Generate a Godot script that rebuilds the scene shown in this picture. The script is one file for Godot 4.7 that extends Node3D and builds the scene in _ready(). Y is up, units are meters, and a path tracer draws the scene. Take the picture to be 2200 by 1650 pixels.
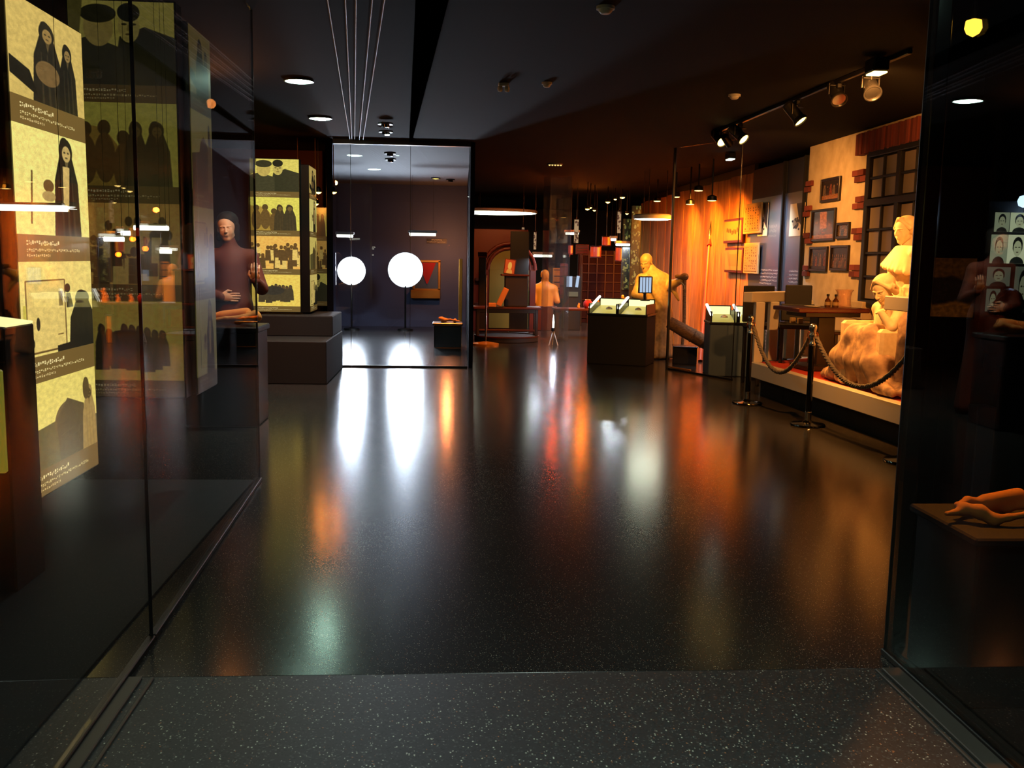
extends Node3D
# A dark museum hall seen down its aisle: glass-fronted showcases left and right, a lit stage with statues, a glass front ahead backed by a room built for its reflection.

const FOCAL := 2050.0
const EYE := Vector3(0, 1.5, 0)
var view := Basis()
var taken := {}
var mats := {}
var box_cache := {}
var rng := RandomNumberGenerator.new()

func _ready() -> void:
	rng.seed = 7
	# ---- camera, surroundings, exposure
	view = Basis(Vector3.UP, deg_to_rad(-3.9)) * Basis(Vector3.RIGHT, deg_to_rad(-7.55)) * Basis(Vector3.BACK, deg_to_rad(1.0))
	var cam := Camera3D.new()
	cam.name = "camera"
	cam.fov = rad_to_deg(2.0 * atan(825.0 / FOCAL))
	cam.near = 0.05
	cam.far = 100.0
	cam.transform = Transform3D(view, EYE)
	add_child(cam)
	cam.current = true
	var we := WorldEnvironment.new()
	we.name = "surroundings"
	var env := Environment.new()
	env.background_mode = Environment.BG_COLOR
	env.background_color = Color(0, 0, 0)
	env.tonemap_mode = Environment.TONE_MAPPER_LINEAR
	env.tonemap_exposure = 1.0
	env.sdfgi_enabled = true
	env.ssao_enabled = true
	env.ssil_enabled = true
	we.environment = env
	add_child(we)
	make_materials()
	build_shell()
	build_left_side()
	build_front_room()
	build_stage()
	build_stage_things()
	build_statues()
	build_timber_showcase()
	build_far_hall()
	build_right_showcase()
	build_ceiling_things()

# ------------------------------------------------------------------ layout helpers
func ray(u: float, v: float) -> Vector3:
	return view * Vector3((u - 1100.0) / FOCAL, -(v - 825.0) / FOCAL, -1.0)

func at(u: float, v: float, d: float) -> Vector3:      # the point d metres down the aisle
	var r := ray(u, v)
	return EYE + r * (d / -r.z)

func on_x(u: float, v: float, x: float) -> Vector3:    # the point on a wall along the aisle
	var r := ray(u, v)
	return EYE + r * (x / r.x)

func on_y(u: float, v: float, y: float) -> Vector3:
	var r := ray(u, v)
	return EYE + r * ((y - EYE.y) / r.y)

# ------------------------------------------------------------------ scene helpers
func numbered(called: String) -> String:
	if not taken.has(called):
		taken[called] = 0
		return called
	taken[called] += 1
	return "%s_%03d" % [called, taken[called]]

func thing(called: String, label: String, category: String, pos := Vector3.ZERO, turn := 0.0, group := "") -> Node3D:
	var o := Node3D.new()
	o.name = numbered(called)
	add_child(o)
	o.position = pos
	o.rotation.y = turn
	o.set_meta("label", label)
	o.set_meta("category", category)
	if group != "":
		o.set_meta("group", group)
	return o

func part(parent: Node, called: String, mesh: Mesh, m: Material, pos := Vector3.ZERO, rot := Vector3.ZERO) -> MeshInstance3D:
	var o := MeshInstance3D.new()
	o.name = called
	o.mesh = mesh
	o.material_override = m
	o.position = pos
	o.rotation = rot
	parent.add_child(o, true)
	return o

func solo(called: String, mesh: Mesh, m: Material, label: String, category: String, pos := Vector3.ZERO, rot := Vector3.ZERO, group := "") -> MeshInstance3D:
	var o := part(self, numbered(called), mesh, m, pos, rot)
	o.set_meta("label", label)
	o.set_meta("category", category)
	if group != "":
		o.set_meta("group", group)
	return o

func struct(called: String, mesh: Mesh, m: Material, pos := Vector3.ZERO, rot := Vector3.ZERO) -> MeshInstance3D:
	var o := part(self, numbered(called), mesh, m, pos, rot)
	o.set_meta("kind", "structure")
	return o

func copy_of(o: Node3D, label: String, pos: Vector3, turn := 0.0) -> Node3D:
	var c: Node3D = o.duplicate()
	c.name = numbered(String(o.name))
	add_child(c)
	c.position = pos
	c.rotation.y = turn
	c.set_meta("label", label)
	return c

func omni(parent: Node, pos: Vector3, color: Color, energy: float, size := 0.05) -> void:
	var l := OmniLight3D.new()
	l.name = "light"
	l.position = pos
	l.light_color = color
	l.light_energy = energy
	l.light_size = size
	l.omni_range = 30.0
	l.omni_attenuation = 2.0
	l.shadow_enabled = true
	parent.add_child(l, true)

func spot(parent: Node, pos: Vector3, target: Vector3, color: Color, energy: float, angle: float, soft := 0.6, size := 0.04) -> void:
	var l := SpotLight3D.new()
	l.name = "light"
	parent.add_child(l, true)
	l.light_color = color
	l.light_energy = energy
	l.light_size = size
	l.spot_range = 30.0
	l.spot_attenuation = 2.0
	l.spot_angle = angle
	l.spot_angle_attenuation = soft
	l.shadow_enabled = true
	var d := (target - pos).normalized()
	var up := Vector3.UP if absf(d.y) < 0.98 else Vector3.BACK
	l.global_transform = Transform3D(Basis.looking_at(d, up), pos)

func area(parent: Node, pos: Vector3, d: Vector3, color: Color, energy: float, size: Vector2) -> void:
	var l := AreaLight3D.new()
	l.name = "light"
	parent.add_child(l, true)
	l.light_color = color
	l.light_energy = energy
	l.area_size = size
	l.area_range = 30.0
	l.area_attenuation = 2.0
	l.shadow_enabled = true
	var up := Vector3.UP if absf(d.y) < 0.98 else Vector3.BACK
	l.global_transform = Transform3D(Basis.looking_at(d.normalized(), up), pos)

# ------------------------------------------------------------------ shapes
func tri(st: SurfaceTool, a: Vector3, b: Vector3, c: Vector3, outward: Vector3) -> void:
	if (b - a).cross(c - a).dot(outward) > 0.0:
		st.add_vertex(a); st.add_vertex(c); st.add_vertex(b)
	else:
		st.add_vertex(a); st.add_vertex(b); st.add_vertex(c)

func quad(st: SurfaceTool, a: Vector3, b: Vector3, c: Vector3, d: Vector3, outward: Vector3) -> void:
	tri(st, a, b, c, outward)
	tri(st, a, c, d, outward)

func start() -> SurfaceTool:
	var st := SurfaceTool.new()
	st.begin(Mesh.PRIMITIVE_TRIANGLES)
	st.set_smooth_group(-1)
	return st

func finish(st: SurfaceTool) -> ArrayMesh:
	st.generate_normals()
	return st.commit()

func add_box(st: SurfaceTool, c: Vector3, size: Vector3, bev := 0.004, turn := Basis()) -> void:
	st.set_smooth_group(-1)
	var h := size * 0.5
	var b := minf(bev, minf(h.x, minf(h.y, h.z)) * 0.45)
	var p := {}
	for sx in [-1, 1]:
		for sy in [-1, 1]:
			for sz in [-1, 1]:
				var s := Vector3(sx, sy, sz)
				p[[s, 0]] = c + turn * Vector3(sx * h.x, sy * (h.y - b), sz * (h.z - b))
				p[[s, 1]] = c + turn * Vector3(sx * (h.x - b), sy * h.y, sz * (h.z - b))
				p[[s, 2]] = c + turn * Vector3(sx * (h.x - b), sy * (h.y - b), sz * h.z)
				tri(st, p[[s, 0]], p[[s, 1]], p[[s, 2]], turn * s)
	for ax in 3:
		var a1 := (ax + 1) % 3
		var a2 := (ax + 2) % 3
		for s0 in [-1, 1]:
			var q := []
			for k in [[-1, -1], [1, -1], [1, 1], [-1, 1]]:
				var s := Vector3()
				s[ax] = s0; s[a1] = k[0]; s[a2] = k[1]
				q.append(p[[s, ax]])
			var n := Vector3()
			n[ax] = s0
			quad(st, q[0], q[1], q[2], q[3], turn * n)
			for s1 in [-1, 1]:
				var e0 := Vector3(); var e1 := Vector3()
				e0[ax] = s0; e0[a1] = s1; e0[a2] = -1
				e1[ax] = s0; e1[a1] = s1; e1[a2] = 1
				var m := Vector3()
				m[ax] = s0; m[a1] = s1
				quad(st, p[[e0, ax]], p[[e1, ax]], p[[e1, a1]], p[[e0, a1]], turn * m)

func box(size: Vector3, bev := 0.004) -> Mesh:
	var key := [size, bev]
	if not box_cache.has(key):
		var st := start()
		add_box(st, Vector3.ZERO, size, bev)
		box_cache[key] = finish(st)
	return box_cache[key]

func add_lathe(st: SurfaceTool, prof: Array, segs := 24, c := Vector3.ZERO, turn := Basis(), smooth := false) -> void:
	for i in prof.size() - 1:
		st.set_smooth_group(1 if smooth else i + 1)
		var r0: float = prof[i][0]
		var y0: float = prof[i][1]
		var r1: float = prof[i + 1][0]
		var y1: float = prof[i + 1][1]
		for k in segs:
			var a0 := TAU * k / segs
			var a1 := TAU * (k + 1) / segs
			var p := c + turn * Vector3(r0 * cos(a0), y0, r0 * sin(a0))
			var q := c + turn * Vector3(r0 * cos(a1), y0, r0 * sin(a1))
			var r := c + turn * Vector3(r1 * cos(a1), y1, r1 * sin(a1))
			var s := c + turn * Vector3(r1 * cos(a0), y1, r1 * sin(a0))
			var am := (a0 + a1) * 0.5
			var n := turn * Vector3(cos(am) * (y1 - y0), r0 - r1, sin(am) * (y1 - y0))
			if r0 > 1e-6:
				tri(st, p, q, r, n)
			if r1 > 1e-6:
				tri(st, p, r, s, n)

func lathe(prof: Array, segs := 24, smooth := false) -> Mesh:      # profile from the bottom up, outside to the right
	var st := start()
	add_lathe(st, prof, segs, Vector3.ZERO, Basis(), smooth)
	return finish(st)

func rod(r: float, h: float, segs := 16, bev := 0.003) -> Mesh:    # standing on its base
	return lathe([[0, 0], [r - bev, 0], [r, bev], [r, h - bev], [r - bev, h], [0, h]], segs)

func add_tube(st: SurfaceTool, pts: Array, radii: Array, segs := 10) -> void:
	st.set_smooth_group(1)
	var rings := []
	for i in pts.size():
		var d: Vector3 = (pts[mini(i + 1, pts.size() - 1)] - pts[maxi(i - 1, 0)]).normalized()
		var x := d.cross(Vector3.UP if absf(d.y) < 0.9 else Vector3.RIGHT).normalized()
		var y := d.cross(x)
		var ring := []
		for k in segs:
			var a := TAU * k / segs
			ring.append(pts[i] + (x * cos(a) + y * sin(a)) * radii[i % radii.size()])
		rings.append(ring)
	for i in pts.size() - 1:
		for k in segs:
			var k2 := (k + 1) % segs
			var out: Vector3 = (rings[i][k] + rings[i][k2]) * 0.5 - pts[i]
			quad(st, rings[i][k], rings[i][k2], rings[i + 1][k2], rings[i + 1][k], out)
	st.set_smooth_group(-1)
	for e in [0, pts.size() - 1]:
		var n: Vector3 = (pts[0] - pts[1]) if e == 0 else (pts[e] - pts[e - 1])
		for k in range(1, segs - 1):
			tri(st, rings[e][0], rings[e][k], rings[e][k + 1], n)

func tube(pts: Array, radii: Array, segs := 10) -> Mesh:
	var st := start()
	add_tube(st, pts, radii, segs)
	return finish(st)

func panel(w: float, h: float, t := 0.004) -> Mesh:                # a sheet facing +z, its front with UVs, centre of the back at the origin
	var st := start()
	add_box(st, Vector3(0, 0, t * 0.4), Vector3(w, h, t * 0.8), 0.0005)
	var m := finish(st)
	var s2 := start()
	s2.set_normal(Vector3(0, 0, 1))
	for k in [[-1, -1], [-1, 1], [1, 1], [-1, -1], [1, 1], [1, -1]]:
		s2.set_uv(Vector2(k[0] * 0.5 + 0.5, 0.5 - k[1] * 0.5))
		s2.set_normal(Vector3(0, 0, 1))
		s2.add_vertex(Vector3(k[0] * w * 0.5, k[1] * h * 0.5, t))
	var arr := s2.commit()
	# one surface: append the face to the sheet's own edges (their UVs sit at the corner)
	var s3 := start()
	s3.append_from(arr, 0, Transform3D())
	var edge := SurfaceTool.new()
	edge.create_from(m, 0)
	var mdt := m.surface_get_arrays(0)
	var vs: PackedVector3Array = mdt[Mesh.ARRAY_VERTEX]
	var ns: PackedVector3Array = mdt[Mesh.ARRAY_NORMAL]
	var ix: PackedInt32Array = mdt[Mesh.ARRAY_INDEX] if mdt[Mesh.ARRAY_INDEX] != null else PackedInt32Array(range(vs.size()))
	for i in ix:
		s3.set_uv(Vector2(0.01, 0.01))
		s3.set_normal(ns[i])
		s3.add_vertex(vs[i])
	return s3.commit()

# a solid described by bones, meshed as one continuous skin (surface nets)
# bone: {a,b,ra,rb,k} a tapered capsule; {c,r(Vector3),t(Basis),k} an ellipsoid; cut = true takes it away
func skin(bones: Array, cell: float) -> ArrayMesh:
	var lo := Vector3(1e9, 1e9, 1e9)
	var hi := -lo
	for b in bones:
		if b.get("cut", false):
			continue
		if b.has("a"):
			var m: float = maxf(b.ra, b.rb)
			lo = lo.min(b.a - Vector3.ONE * m).min(b.b - Vector3.ONE * m)
			hi = hi.max(b.a + Vector3.ONE * m).max(b.b + Vector3.ONE * m)
		else:
			var m2: float = maxf(b.r.x, maxf(b.r.y, b.r.z))
			lo = lo.min(b.c - Vector3.ONE * m2)
			hi = hi.max(b.c + Vector3.ONE * m2)
	lo -= Vector3.ONE * cell * 3.0
	hi += Vector3.ONE * cell * 3.0
	var nx := int((hi.x - lo.x) / cell) + 2
	var ny := int((hi.y - lo.y) / cell) + 2
	var nz := int((hi.z - lo.z) / cell) + 2
	var f := PackedFloat32Array()
	f.resize(nx * ny * nz)
	f.fill(1.0)
	for b in bones:
		var k: float = b.get("k", 0.02)
		var cap: bool = b.has("a")
		var cut: bool = b.get("cut", false)
		var pad := k + cell * 2.5
		var blo: Vector3
		var bhi: Vector3
		var pa := Vector3.ZERO
		var ab := Vector3.ZERO
		var inv := 0.0
		var ra := 0.0
		var dr := 0.0
		var c := Vector3.ZERO
		var r := Vector3.ONE
		var t := Basis()
		var rmin := 0.0
		if cap:
			pa = b.a
			ab = b.b - b.a
			inv = 1.0 / maxf(ab.length_squared(), 1e-9)
			ra = b.ra
			dr = b.rb - b.ra
			var m: float = maxf(b.ra, b.rb) + pad
			blo = b.a.min(b.b) - Vector3.ONE * m
			bhi = b.a.max(b.b) + Vector3.ONE * m
		else:
			c = b.c
			r = b.r
			t = b.get("t", Basis()).transposed()
			rmin = minf(r.x, minf(r.y, r.z))
			var m2: float = maxf(r.x, maxf(r.y, r.z)) + pad
			blo = c - Vector3.ONE * m2
			bhi = c + Vector3.ONE * m2
		var i0 := clampi(int((blo.x - lo.x) / cell), 0, nx - 1)
		var i1 := clampi(int((bhi.x - lo.x) / cell) + 1, 0, nx - 1)
		var j0 := clampi(int((blo.y - lo.y) / cell), 0, ny - 1)
		var j1 := clampi(int((bhi.y - lo.y) / cell) + 1, 0, ny - 1)
		var k0 := clampi(int((blo.z - lo.z) / cell), 0, nz - 1)
		var k1 := clampi(int((bhi.z - lo.z) / cell) + 1, 0, nz - 1)
		for z in range(k0, k1 + 1):
			for y in range(j0, j1 + 1):
				var base := (z * ny + y) * nx
				for x in range(i0, i1 + 1):
					var p := lo + Vector3(x, y, z) * cell
					var d: float
					if cap:
						var q := p - pa
						var h := clampf(q.dot(ab) * inv, 0.0, 1.0)
						d = (q - ab * h).length() - ra - dr * h
					else:
						var q2 := (t * (p - c)) / r
						var l := q2.length()
						d = (l - 1.0) * rmin if l < 0.3 else l * (l - 1.0) / (q2 / r).length()
					var o := f[base + x]
					if cut:
						d = -d
						var hh := maxf(k - absf(o - d), 0.0) / k
						f[base + x] = maxf(o, d) + hh * hh * k * 0.25
					else:
						var hh := maxf(k - absf(o - d), 0.0) / k
						f[base + x] = minf(o, d) - hh * hh * k * 0.25
	var vert := PackedVector3Array()
	var which := {}
	var idx := PackedInt32Array()
	var off := [0, 1, nx, nx + 1, nx * ny, nx * ny + 1, nx * ny + nx, nx * ny + nx + 1]
	var edges := [0, 1, 2, 3, 4, 5, 6, 7, 0, 2, 1, 3, 4, 6, 5, 7, 0, 4, 1, 5, 2, 6, 3, 7]
	var far := cell * 2.0
	for z in nz - 1:
		for y in ny - 1:
			var base := (z * ny + y) * nx
			for x in nx - 1:
				var i := base + x
				var g := f[i]
				if g > far or g < -far:
					continue
				var inside := 0
				for q in 8:
					if f[i + off[q]] < 0.0:
						inside += 1
				if inside == 0 or inside == 8:
					continue
				var sum := Vector3.ZERO
				var n := 0
				for e in range(0, 24, 2):
					var qa: int = edges[e]
					var qb: int = edges[e + 1]
					var va := f[i + off[qa]]
					var vb := f[i + off[qb]]
					if (va < 0.0) != (vb < 0.0):
						var h := va / (va - vb)
						var pa2 := Vector3(qa & 1, (qa >> 1) & 1, qa >> 2)
						var pb2 := Vector3(qb & 1, (qb >> 1) & 1, qb >> 2)
						sum += pa2.lerp(pb2, h)
						n += 1
				which[i] = vert.size()
				vert.append(lo + (Vector3(x, y, z) + sum / n) * cell)
	var step := [1, nx, nx * ny]
	for i in which.keys():
		var va: float = f[i]
		for ax in 3:
			var vb: float = f[i + step[ax]]
			if (va < 0.0) == (vb < 0.0):
				continue
			var s1: int = step[(ax + 1) % 3]
			var s2: int = step[(ax + 2) % 3]
			if not (which.has(i - s1) and which.has(i - s2) and which.has(i - s1 - s2)):
				continue
			var q0: int = which[i]
			var q1: int = which[i - s1]
			var q2: int = which[i - s1 - s2]
			var q3: int = which[i - s2]
			if va < 0.0:
				idx.append_array(PackedInt32Array([q0, q2, q1, q0, q3, q2]))
			else:
				idx.append_array(PackedInt32Array([q0, q1, q2, q0, q2, q3]))
	var nor := PackedVector3Array()
	nor.resize(vert.size())
	for q in range(0, idx.size(), 3):
		var n2 := (vert[idx[q + 2]] - vert[idx[q]]).cross(vert[idx[q + 1]] - vert[idx[q]])
		for w in 3:
			nor[idx[q + w]] += n2
	for q in nor.size():
		nor[q] = nor[q].normalized()
	var arr := []
	arr.resize(Mesh.ARRAY_MAX)
	arr[Mesh.ARRAY_VERTEX] = vert
	arr[Mesh.ARRAY_NORMAL] = nor
	arr[Mesh.ARRAY_INDEX] = idx
	var mesh := ArrayMesh.new()
	mesh.add_surface_from_arrays(Mesh.PRIMITIVE_TRIANGLES, arr)
	return mesh

func cap(a: Vector3, b: Vector3, ra: float, rb: float, k := 0.03) -> Dictionary:
	return {"a": a, "b": b, "ra": ra, "rb": rb, "k": k}

func egg(c: Vector3, r: Vector3, t := Basis(), k := 0.02, cut := false) -> Dictionary:
	return {"c": c, "r": r, "t": t, "k": k, "cut": cut}

# a head with its face towards +z of t; s is its height from chin to crown
func head_bones(c: Vector3, t: Basis, s: float, bun := true, bald := false) -> Array:
	var o := []
	var put := func(x: float, y: float, z: float) -> Vector3: return c + t * (Vector3(x, y, z) * s)
	o.append(egg(put.call(0, 0.12, -0.05), Vector3(0.325, 0.37, 0.40) * s, t, 0.02))
	o.append(egg(put.call(0, -0.10, 0.10), Vector3(0.265, 0.36, 0.27) * s, t, 0.05 * s))
	o.append(egg(put.call(0, -0.40, 0.20), Vector3(0.10, 0.075, 0.09) * s, t, 0.10 * s))        # chin
	o.append(cap(put.call(0.20, -0.26, 0.02), put.call(0.05, -0.40, 0.19), 0.07 * s, 0.06 * s, 0.08 * s))
	o.append(cap(put.call(-0.20, -0.26, 0.02), put.call(-0.05, -0.40, 0.19), 0.07 * s, 0.06 * s, 0.08 * s))
	o.append(cap(put.call(0.15, -0.06, 0.25), put.call(0.17, -0.16, 0.22), 0.06 * s, 0.06 * s, 0.08 * s))
	o.append(cap(put.call(-0.15, -0.06, 0.25), put.call(-0.17, -0.16, 0.22), 0.06 * s, 0.06 * s, 0.08 * s))
	for sx in [-1, 1]:
		o.append(egg(put.call(0.125 * sx, 0.02, 0.36), Vector3(0.085, 0.05, 0.06) * s, t, 0.03 * s, true))
		o.append(egg(put.call(0.12 * sx, 0.01, 0.30), Vector3(0.06, 0.038, 0.045) * s, t, 0.015 * s))
		o.append(cap(put.call(0.05 * sx, 0.075, 0.36), put.call(0.20 * sx, 0.075, 0.30), 0.022 * s, 0.018 * s, 0.03 * s))
		o.append(egg(put.call(0.315 * sx, -0.03, -0.03), Vector3(0.035, 0.10, 0.06) * s, t, 0.015 * s))
	o.append(cap(put.call(0, 0.05, 0.365), put.call(0, -0.12, 0.44), 0.026 * s, 0.042 * s, 0.03 * s))   # nose
	o.append(egg(put.call(0, -0.14, 0.40), Vector3(0.065, 0.03, 0.05) * s, t, 0.02 * s))
	o.append(egg(put.call(0, -0.225, 0.355), Vector3(0.085, 0.02, 0.035) * s, t, 0.012 * s))
	o.append(egg(put.call(0, -0.268, 0.345), Vector3(0.07, 0.024, 0.035) * s, t, 0.012 * s))
	if not bald:
		o.append(egg(put.call(0, 0.19, -0.11), Vector3(0.375, 0.36, 0.42) * s, t, 0.006 * s))         # hair, parted over the brow
		for sx in [-1, 1]:
			for k in 4:
				var w := 0.075 * k
				o.append(cap(put.call((0.03 + 0.4 * w) * sx, 0.44 - 0.2 * w, 0.25 - 1.3 * w), put.call((0.36 - 0.1 * w) * sx, 0.10 + 0.2 * w, 0.10 - 0.9 * w), 0.075 * s, 0.08 * s, 0.012 * s))
			o.append(cap(put.call(0.35 * sx, 0.10, 0.05), put.call(0.27 * sx, -0.20, -0.24), 0.085 * s, 0.12 * s, 0.02 * s))
			o.append(cap(put.call(0.37 * sx, 0.08, -0.1), put.call(0.22 * sx, -0.14, -0.34), 0.09 * s, 0.12 * s, 0.02 * s))
		if bun:
			o.append(egg(put.call(0, -0.10, -0.46), Vector3(0.20, 0.17, 0.14) * s, t, 0.02 * s))
	return o

# five fingers on a palm; x across, y along the fingers, z out of the back of the hand
func hand_bones(c: Vector3, t: Basis, s: float, curl: float) -> Array:
	var o := []
	var put := func(x: float, y: float, z: float) -> Vector3: return c + t * (Vector3(x, y, z) * s)
	o.append(egg(put.call(0, 0.045, 0), Vector3(0.042, 0.055, 0.018) * s, t, 0.012))
	var lengths := [0.075, 0.085, 0.08, 0.062]
	for i in 4:
		var x := -0.033 + 0.022 * i
		var p0: Vector3 = put.call(x, 0.088, 0)
		var a1 := curl * 0.5
		var a2 := curl * 1.2
		var l: float = lengths[i]
		var p1: Vector3 = put.call(x * 1.05, 0.088 + l * 0.55 * cos(a1), -l * 0.55 * sin(a1))
		var p2: Vector3 = put.call(x * 1.05, 0.088 + l * 0.55 * cos(a1) + l * 0.45 * cos(a2), -l * 0.55 * sin(a1) - l * 0.45 * sin(a2))
		o.append(cap(p0, p1, 0.0095 * s, 0.009 * s, 0.004))
		o.append(cap(p1, p2, 0.009 * s, 0.0075 * s, 0.004))
	o.append(cap(put.call(-0.035, 0.02, 0), put.call(-0.062, 0.055, -0.015), 0.013 * s, 0.011 * s, 0.01))
	o.append(cap(put.call(-0.062, 0.055, -0.015), put.call(-0.058, 0.085, -0.03), 0.010 * s, 0.008 * s, 0.004))
	return o

# ------------------------------------------------------------------ materials and printed pictures
func mat(called: String, c: Color, rough := 0.6, metal := 0.0, spec := 0.5) -> StandardMaterial3D:
	var m := StandardMaterial3D.new()
	m.resource_name = called
	m.albedo_color = c
	m.roughness = rough
	m.metallic = metal
	m.metallic_specular = spec
	mats[called] = m
	return m

func glow(called: String, c: Color, energy: float) -> StandardMaterial3D:
	var m := mat(called, Color(0.1, 0.1, 0.1), 0.4)
	m.emission_enabled = true
	m.emission = c
	m.emission_energy_multiplier = energy
	return m

func dull(m: StandardMaterial3D) -> StandardMaterial3D:       # sheets toned down against overexposure by the wash lamps
	m.albedo_color = Color(0.72, 0.66, 0.58)
	return m

func printed(called: String, img: Image, rough := 0.5, lit := 0.0) -> StandardMaterial3D:
	var m := mat(called, Color.WHITE if lit == 0.0 else Color(0.03, 0.03, 0.03), rough)
	var t := ImageTexture.create_from_image(img)
	if lit > 0.0:
		m.emission_enabled = true
		m.emission = Color.WHITE
		m.emission_operator = BaseMaterial3D.EMISSION_OP_MULTIPLY
		m.emission_texture = t
		m.emission_energy_multiplier = lit
	else:
		m.albedo_texture = t
	return m

func grain(seed_: int, freq: float, lo: Color, hi: Color, size := 256, kind := FastNoiseLite.TYPE_SIMPLEX_SMOOTH, stretch := Vector2(1, 1)) -> ImageTexture:
	var n := FastNoiseLite.new()
	n.seed = seed_
	n.frequency = freq
	n.noise_type = kind
	n.fractal_octaves = 4
	var img := Image.create(size, size, false, Image.FORMAT_RGB8)
	for y in size:
		for x in size:
			var fx := float(x) / size
			var fy := float(y) / size
			var v := n.get_noise_2d(x * stretch.x, y * stretch.y)
			var v2 := n.get_noise_2d((x - size) * stretch.x, y * stretch.y)
			var v3 := n.get_noise_2d(x * stretch.x, (y - size) * stretch.y)
			var v4 := n.get_noise_2d((x - size) * stretch.x, (y - size) * stretch.y)
			var w := lerpf(lerpf(v, v2, fx), lerpf(v3, v4, fx), fy)
			img.set_pixel(x, y, lo.lerp(hi, clampf(0.5 + w * 1.1, 0, 1)))
	img.generate_mipmaps()
	return ImageTexture.create_from_image(img)

func make_materials() -> void:
	# terrazzo: dark ground with pale and rusty chips
	var img := Image.create(1024, 1024, false, Image.FORMAT_RGB8)
	img.fill(Color(0.185, 0.185, 0.185))
	for i in 52000:
		var x := rng.randi_range(0, 1023)
		var y := rng.randi_range(0, 1023)
		var g := rng.randf()
		var c := Color(0.13, 0.14, 0.14) if g < 0.45 else (Color(0.30, 0.31, 0.30) if g < 0.82 else (Color(0.78, 0.78, 0.70) if g < 0.955 else Color(0.66, 0.42, 0.27)))
		var s := rng.randi_range(1, 3) if g < 0.82 else rng.randi_range(1, 2)
		img.fill_rect(Rect2i(x, y, s, rng.randi_range(1, 3)), c)
	img.generate_mipmaps()
	var tex := ImageTexture.create_from_image(img)
	for nm in ["floor_far", "floor_near"]:
		var m := mat(nm, Color(0.86, 0.83, 0.81) if nm == "floor_far" else Color(0.95, 0.97, 0.97), 0.18 if nm == "floor_far" else 0.5)
		m.albedo_texture = tex
		m.uv1_triplanar = true
		m.uv1_world_triplanar = true
		m.uv1_scale = Vector3.ONE * (0.8 if nm == "floor_far" else 0.42)
		if nm == "floor_near":
			m.heightmap_enabled = true
			m.heightmap_texture = tex
			m.heightmap_scale = 0.08
	var cm := mat("ceiling", Color(0.052, 0.052, 0.055), 0.9, 0.0, 0.25)
	mat("dark_wall", Color(0.05, 0.048, 0.05), 0.7)
	mat("black", Color(0.03, 0.03, 0.032), 0.35)
	mat("black_matt", Color(0.028, 0.028, 0.03), 0.8)
	mat("black_gloss", Color(0.02, 0.02, 0.022), 0.12)
	mat("slate", Color(0.36, 0.40, 0.48), 0.5)
	mat("charcoal", Color(0.1, 0.1, 0.11), 0.6)
	mat("steel", Color(0.75, 0.75, 0.76), 0.22, 1.0)
	mat("dull_steel", Color(0.34, 0.32, 0.29), 0.5, 0.6)
	mat("white_paint", Color(0.74, 0.72, 0.68), 0.55)
	mat("off_white", Color(0.8, 0.8, 0.78), 0.5)
	var cream := mat("cream", Color.WHITE, 0.85)
	cream.albedo_texture = grain(3, 0.02, Color(0.70, 0.63, 0.50), Color(0.80, 0.74, 0.61))
	cream.uv1_triplanar = true
	cream.uv1_world_triplanar = true
	cream.uv1_scale = Vector3.ONE * 0.7
	for i in 3:
		mat("brick_%d" % i, [Color(0.42, 0.17, 0.13), Color(0.36, 0.14, 0.11), Color(0.47, 0.21, 0.17)][i], 0.85)
	mat("mortar", Color(0.3, 0.22, 0.2), 0.9)
	mat("window_frame", Color(0.05, 0.045, 0.045), 0.5)
	var carpet := mat("carpet", Color.WHITE, 0.95)
	carpet.albedo_texture = grain(9, 0.2, Color(0.62, 0.13, 0.06), Color(0.78, 0.22, 0.10))
	carpet.uv1_triplanar = true
	carpet.uv1_world_triplanar = true
	carpet.uv1_scale = Vector3.ONE * 1.5
	mat("dark_wood", Color(0.11, 0.06, 0.045), 0.4)
	mat("red_wood", Color(0.27, 0.09, 0.06), 0.35)
	mat("chair_black", Color(0.055, 0.045, 0.048), 0.55)
	for i in 3:
		var tw := mat("timber_%d" % i, [Color(0.95, 0.93, 0.9), Color(0.86, 0.82, 0.8), Color(1, 1, 0.97)][i], 0.5)
		tw.albedo_texture = grain(20 + i, 0.012, Color(0.55, 0.35, 0.18), Color(0.76, 0.54, 0.30), 256, FastNoiseLite.TYPE_SIMPLEX_SMOOTH, Vector2(5, 0.5))
		tw.uv1_triplanar = true
		tw.uv1_scale = Vector3.ONE * 0.8
	var stone := mat("statue_stone", Color.WHITE, 0.7)
	stone.albedo_texture = grain(31, 0.03, Color(0.78, 0.70, 0.56), Color(0.86, 0.79, 0.66))
	stone.uv1_triplanar = true
	stone.uv1_scale = Vector3.ONE * 2.0
	var dress := mat("statue_dress", Color.WHITE, 0.85)
	dress.albedo_texture = grain(32, 0.022, Color(0.42, 0.33, 0.31), Color(0.86, 0.72, 0.55))
	dress.uv1_triplanar = true
	dress.uv1_scale = Vector3.ONE * 1.6
	dress.heightmap_enabled = true
	dress.heightmap_texture = grain(33, 0.05, Color.BLACK, Color.WHITE, 256, FastNoiseLite.TYPE_CELLULAR)
	dress.heightmap_scale = 0.8
	var bronze := mat("statue_bronze", Color.WHITE, 0.5)
	bronze.albedo_texture = grain(34, 0.03, Color(0.58, 0.47, 0.32), Color(0.74, 0.62, 0.42))
	bronze.uv1_triplanar = true
	bronze.uv1_scale = Vector3.ONE * 2.0
	mat("statue_dark", Color(0.34, 0.16, 0.10), 0.75)
	mat("pale_skin", Color(0.8, 0.68, 0.56), 0.6)
	var bark := mat("log", Color.WHITE, 0.8)
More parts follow.
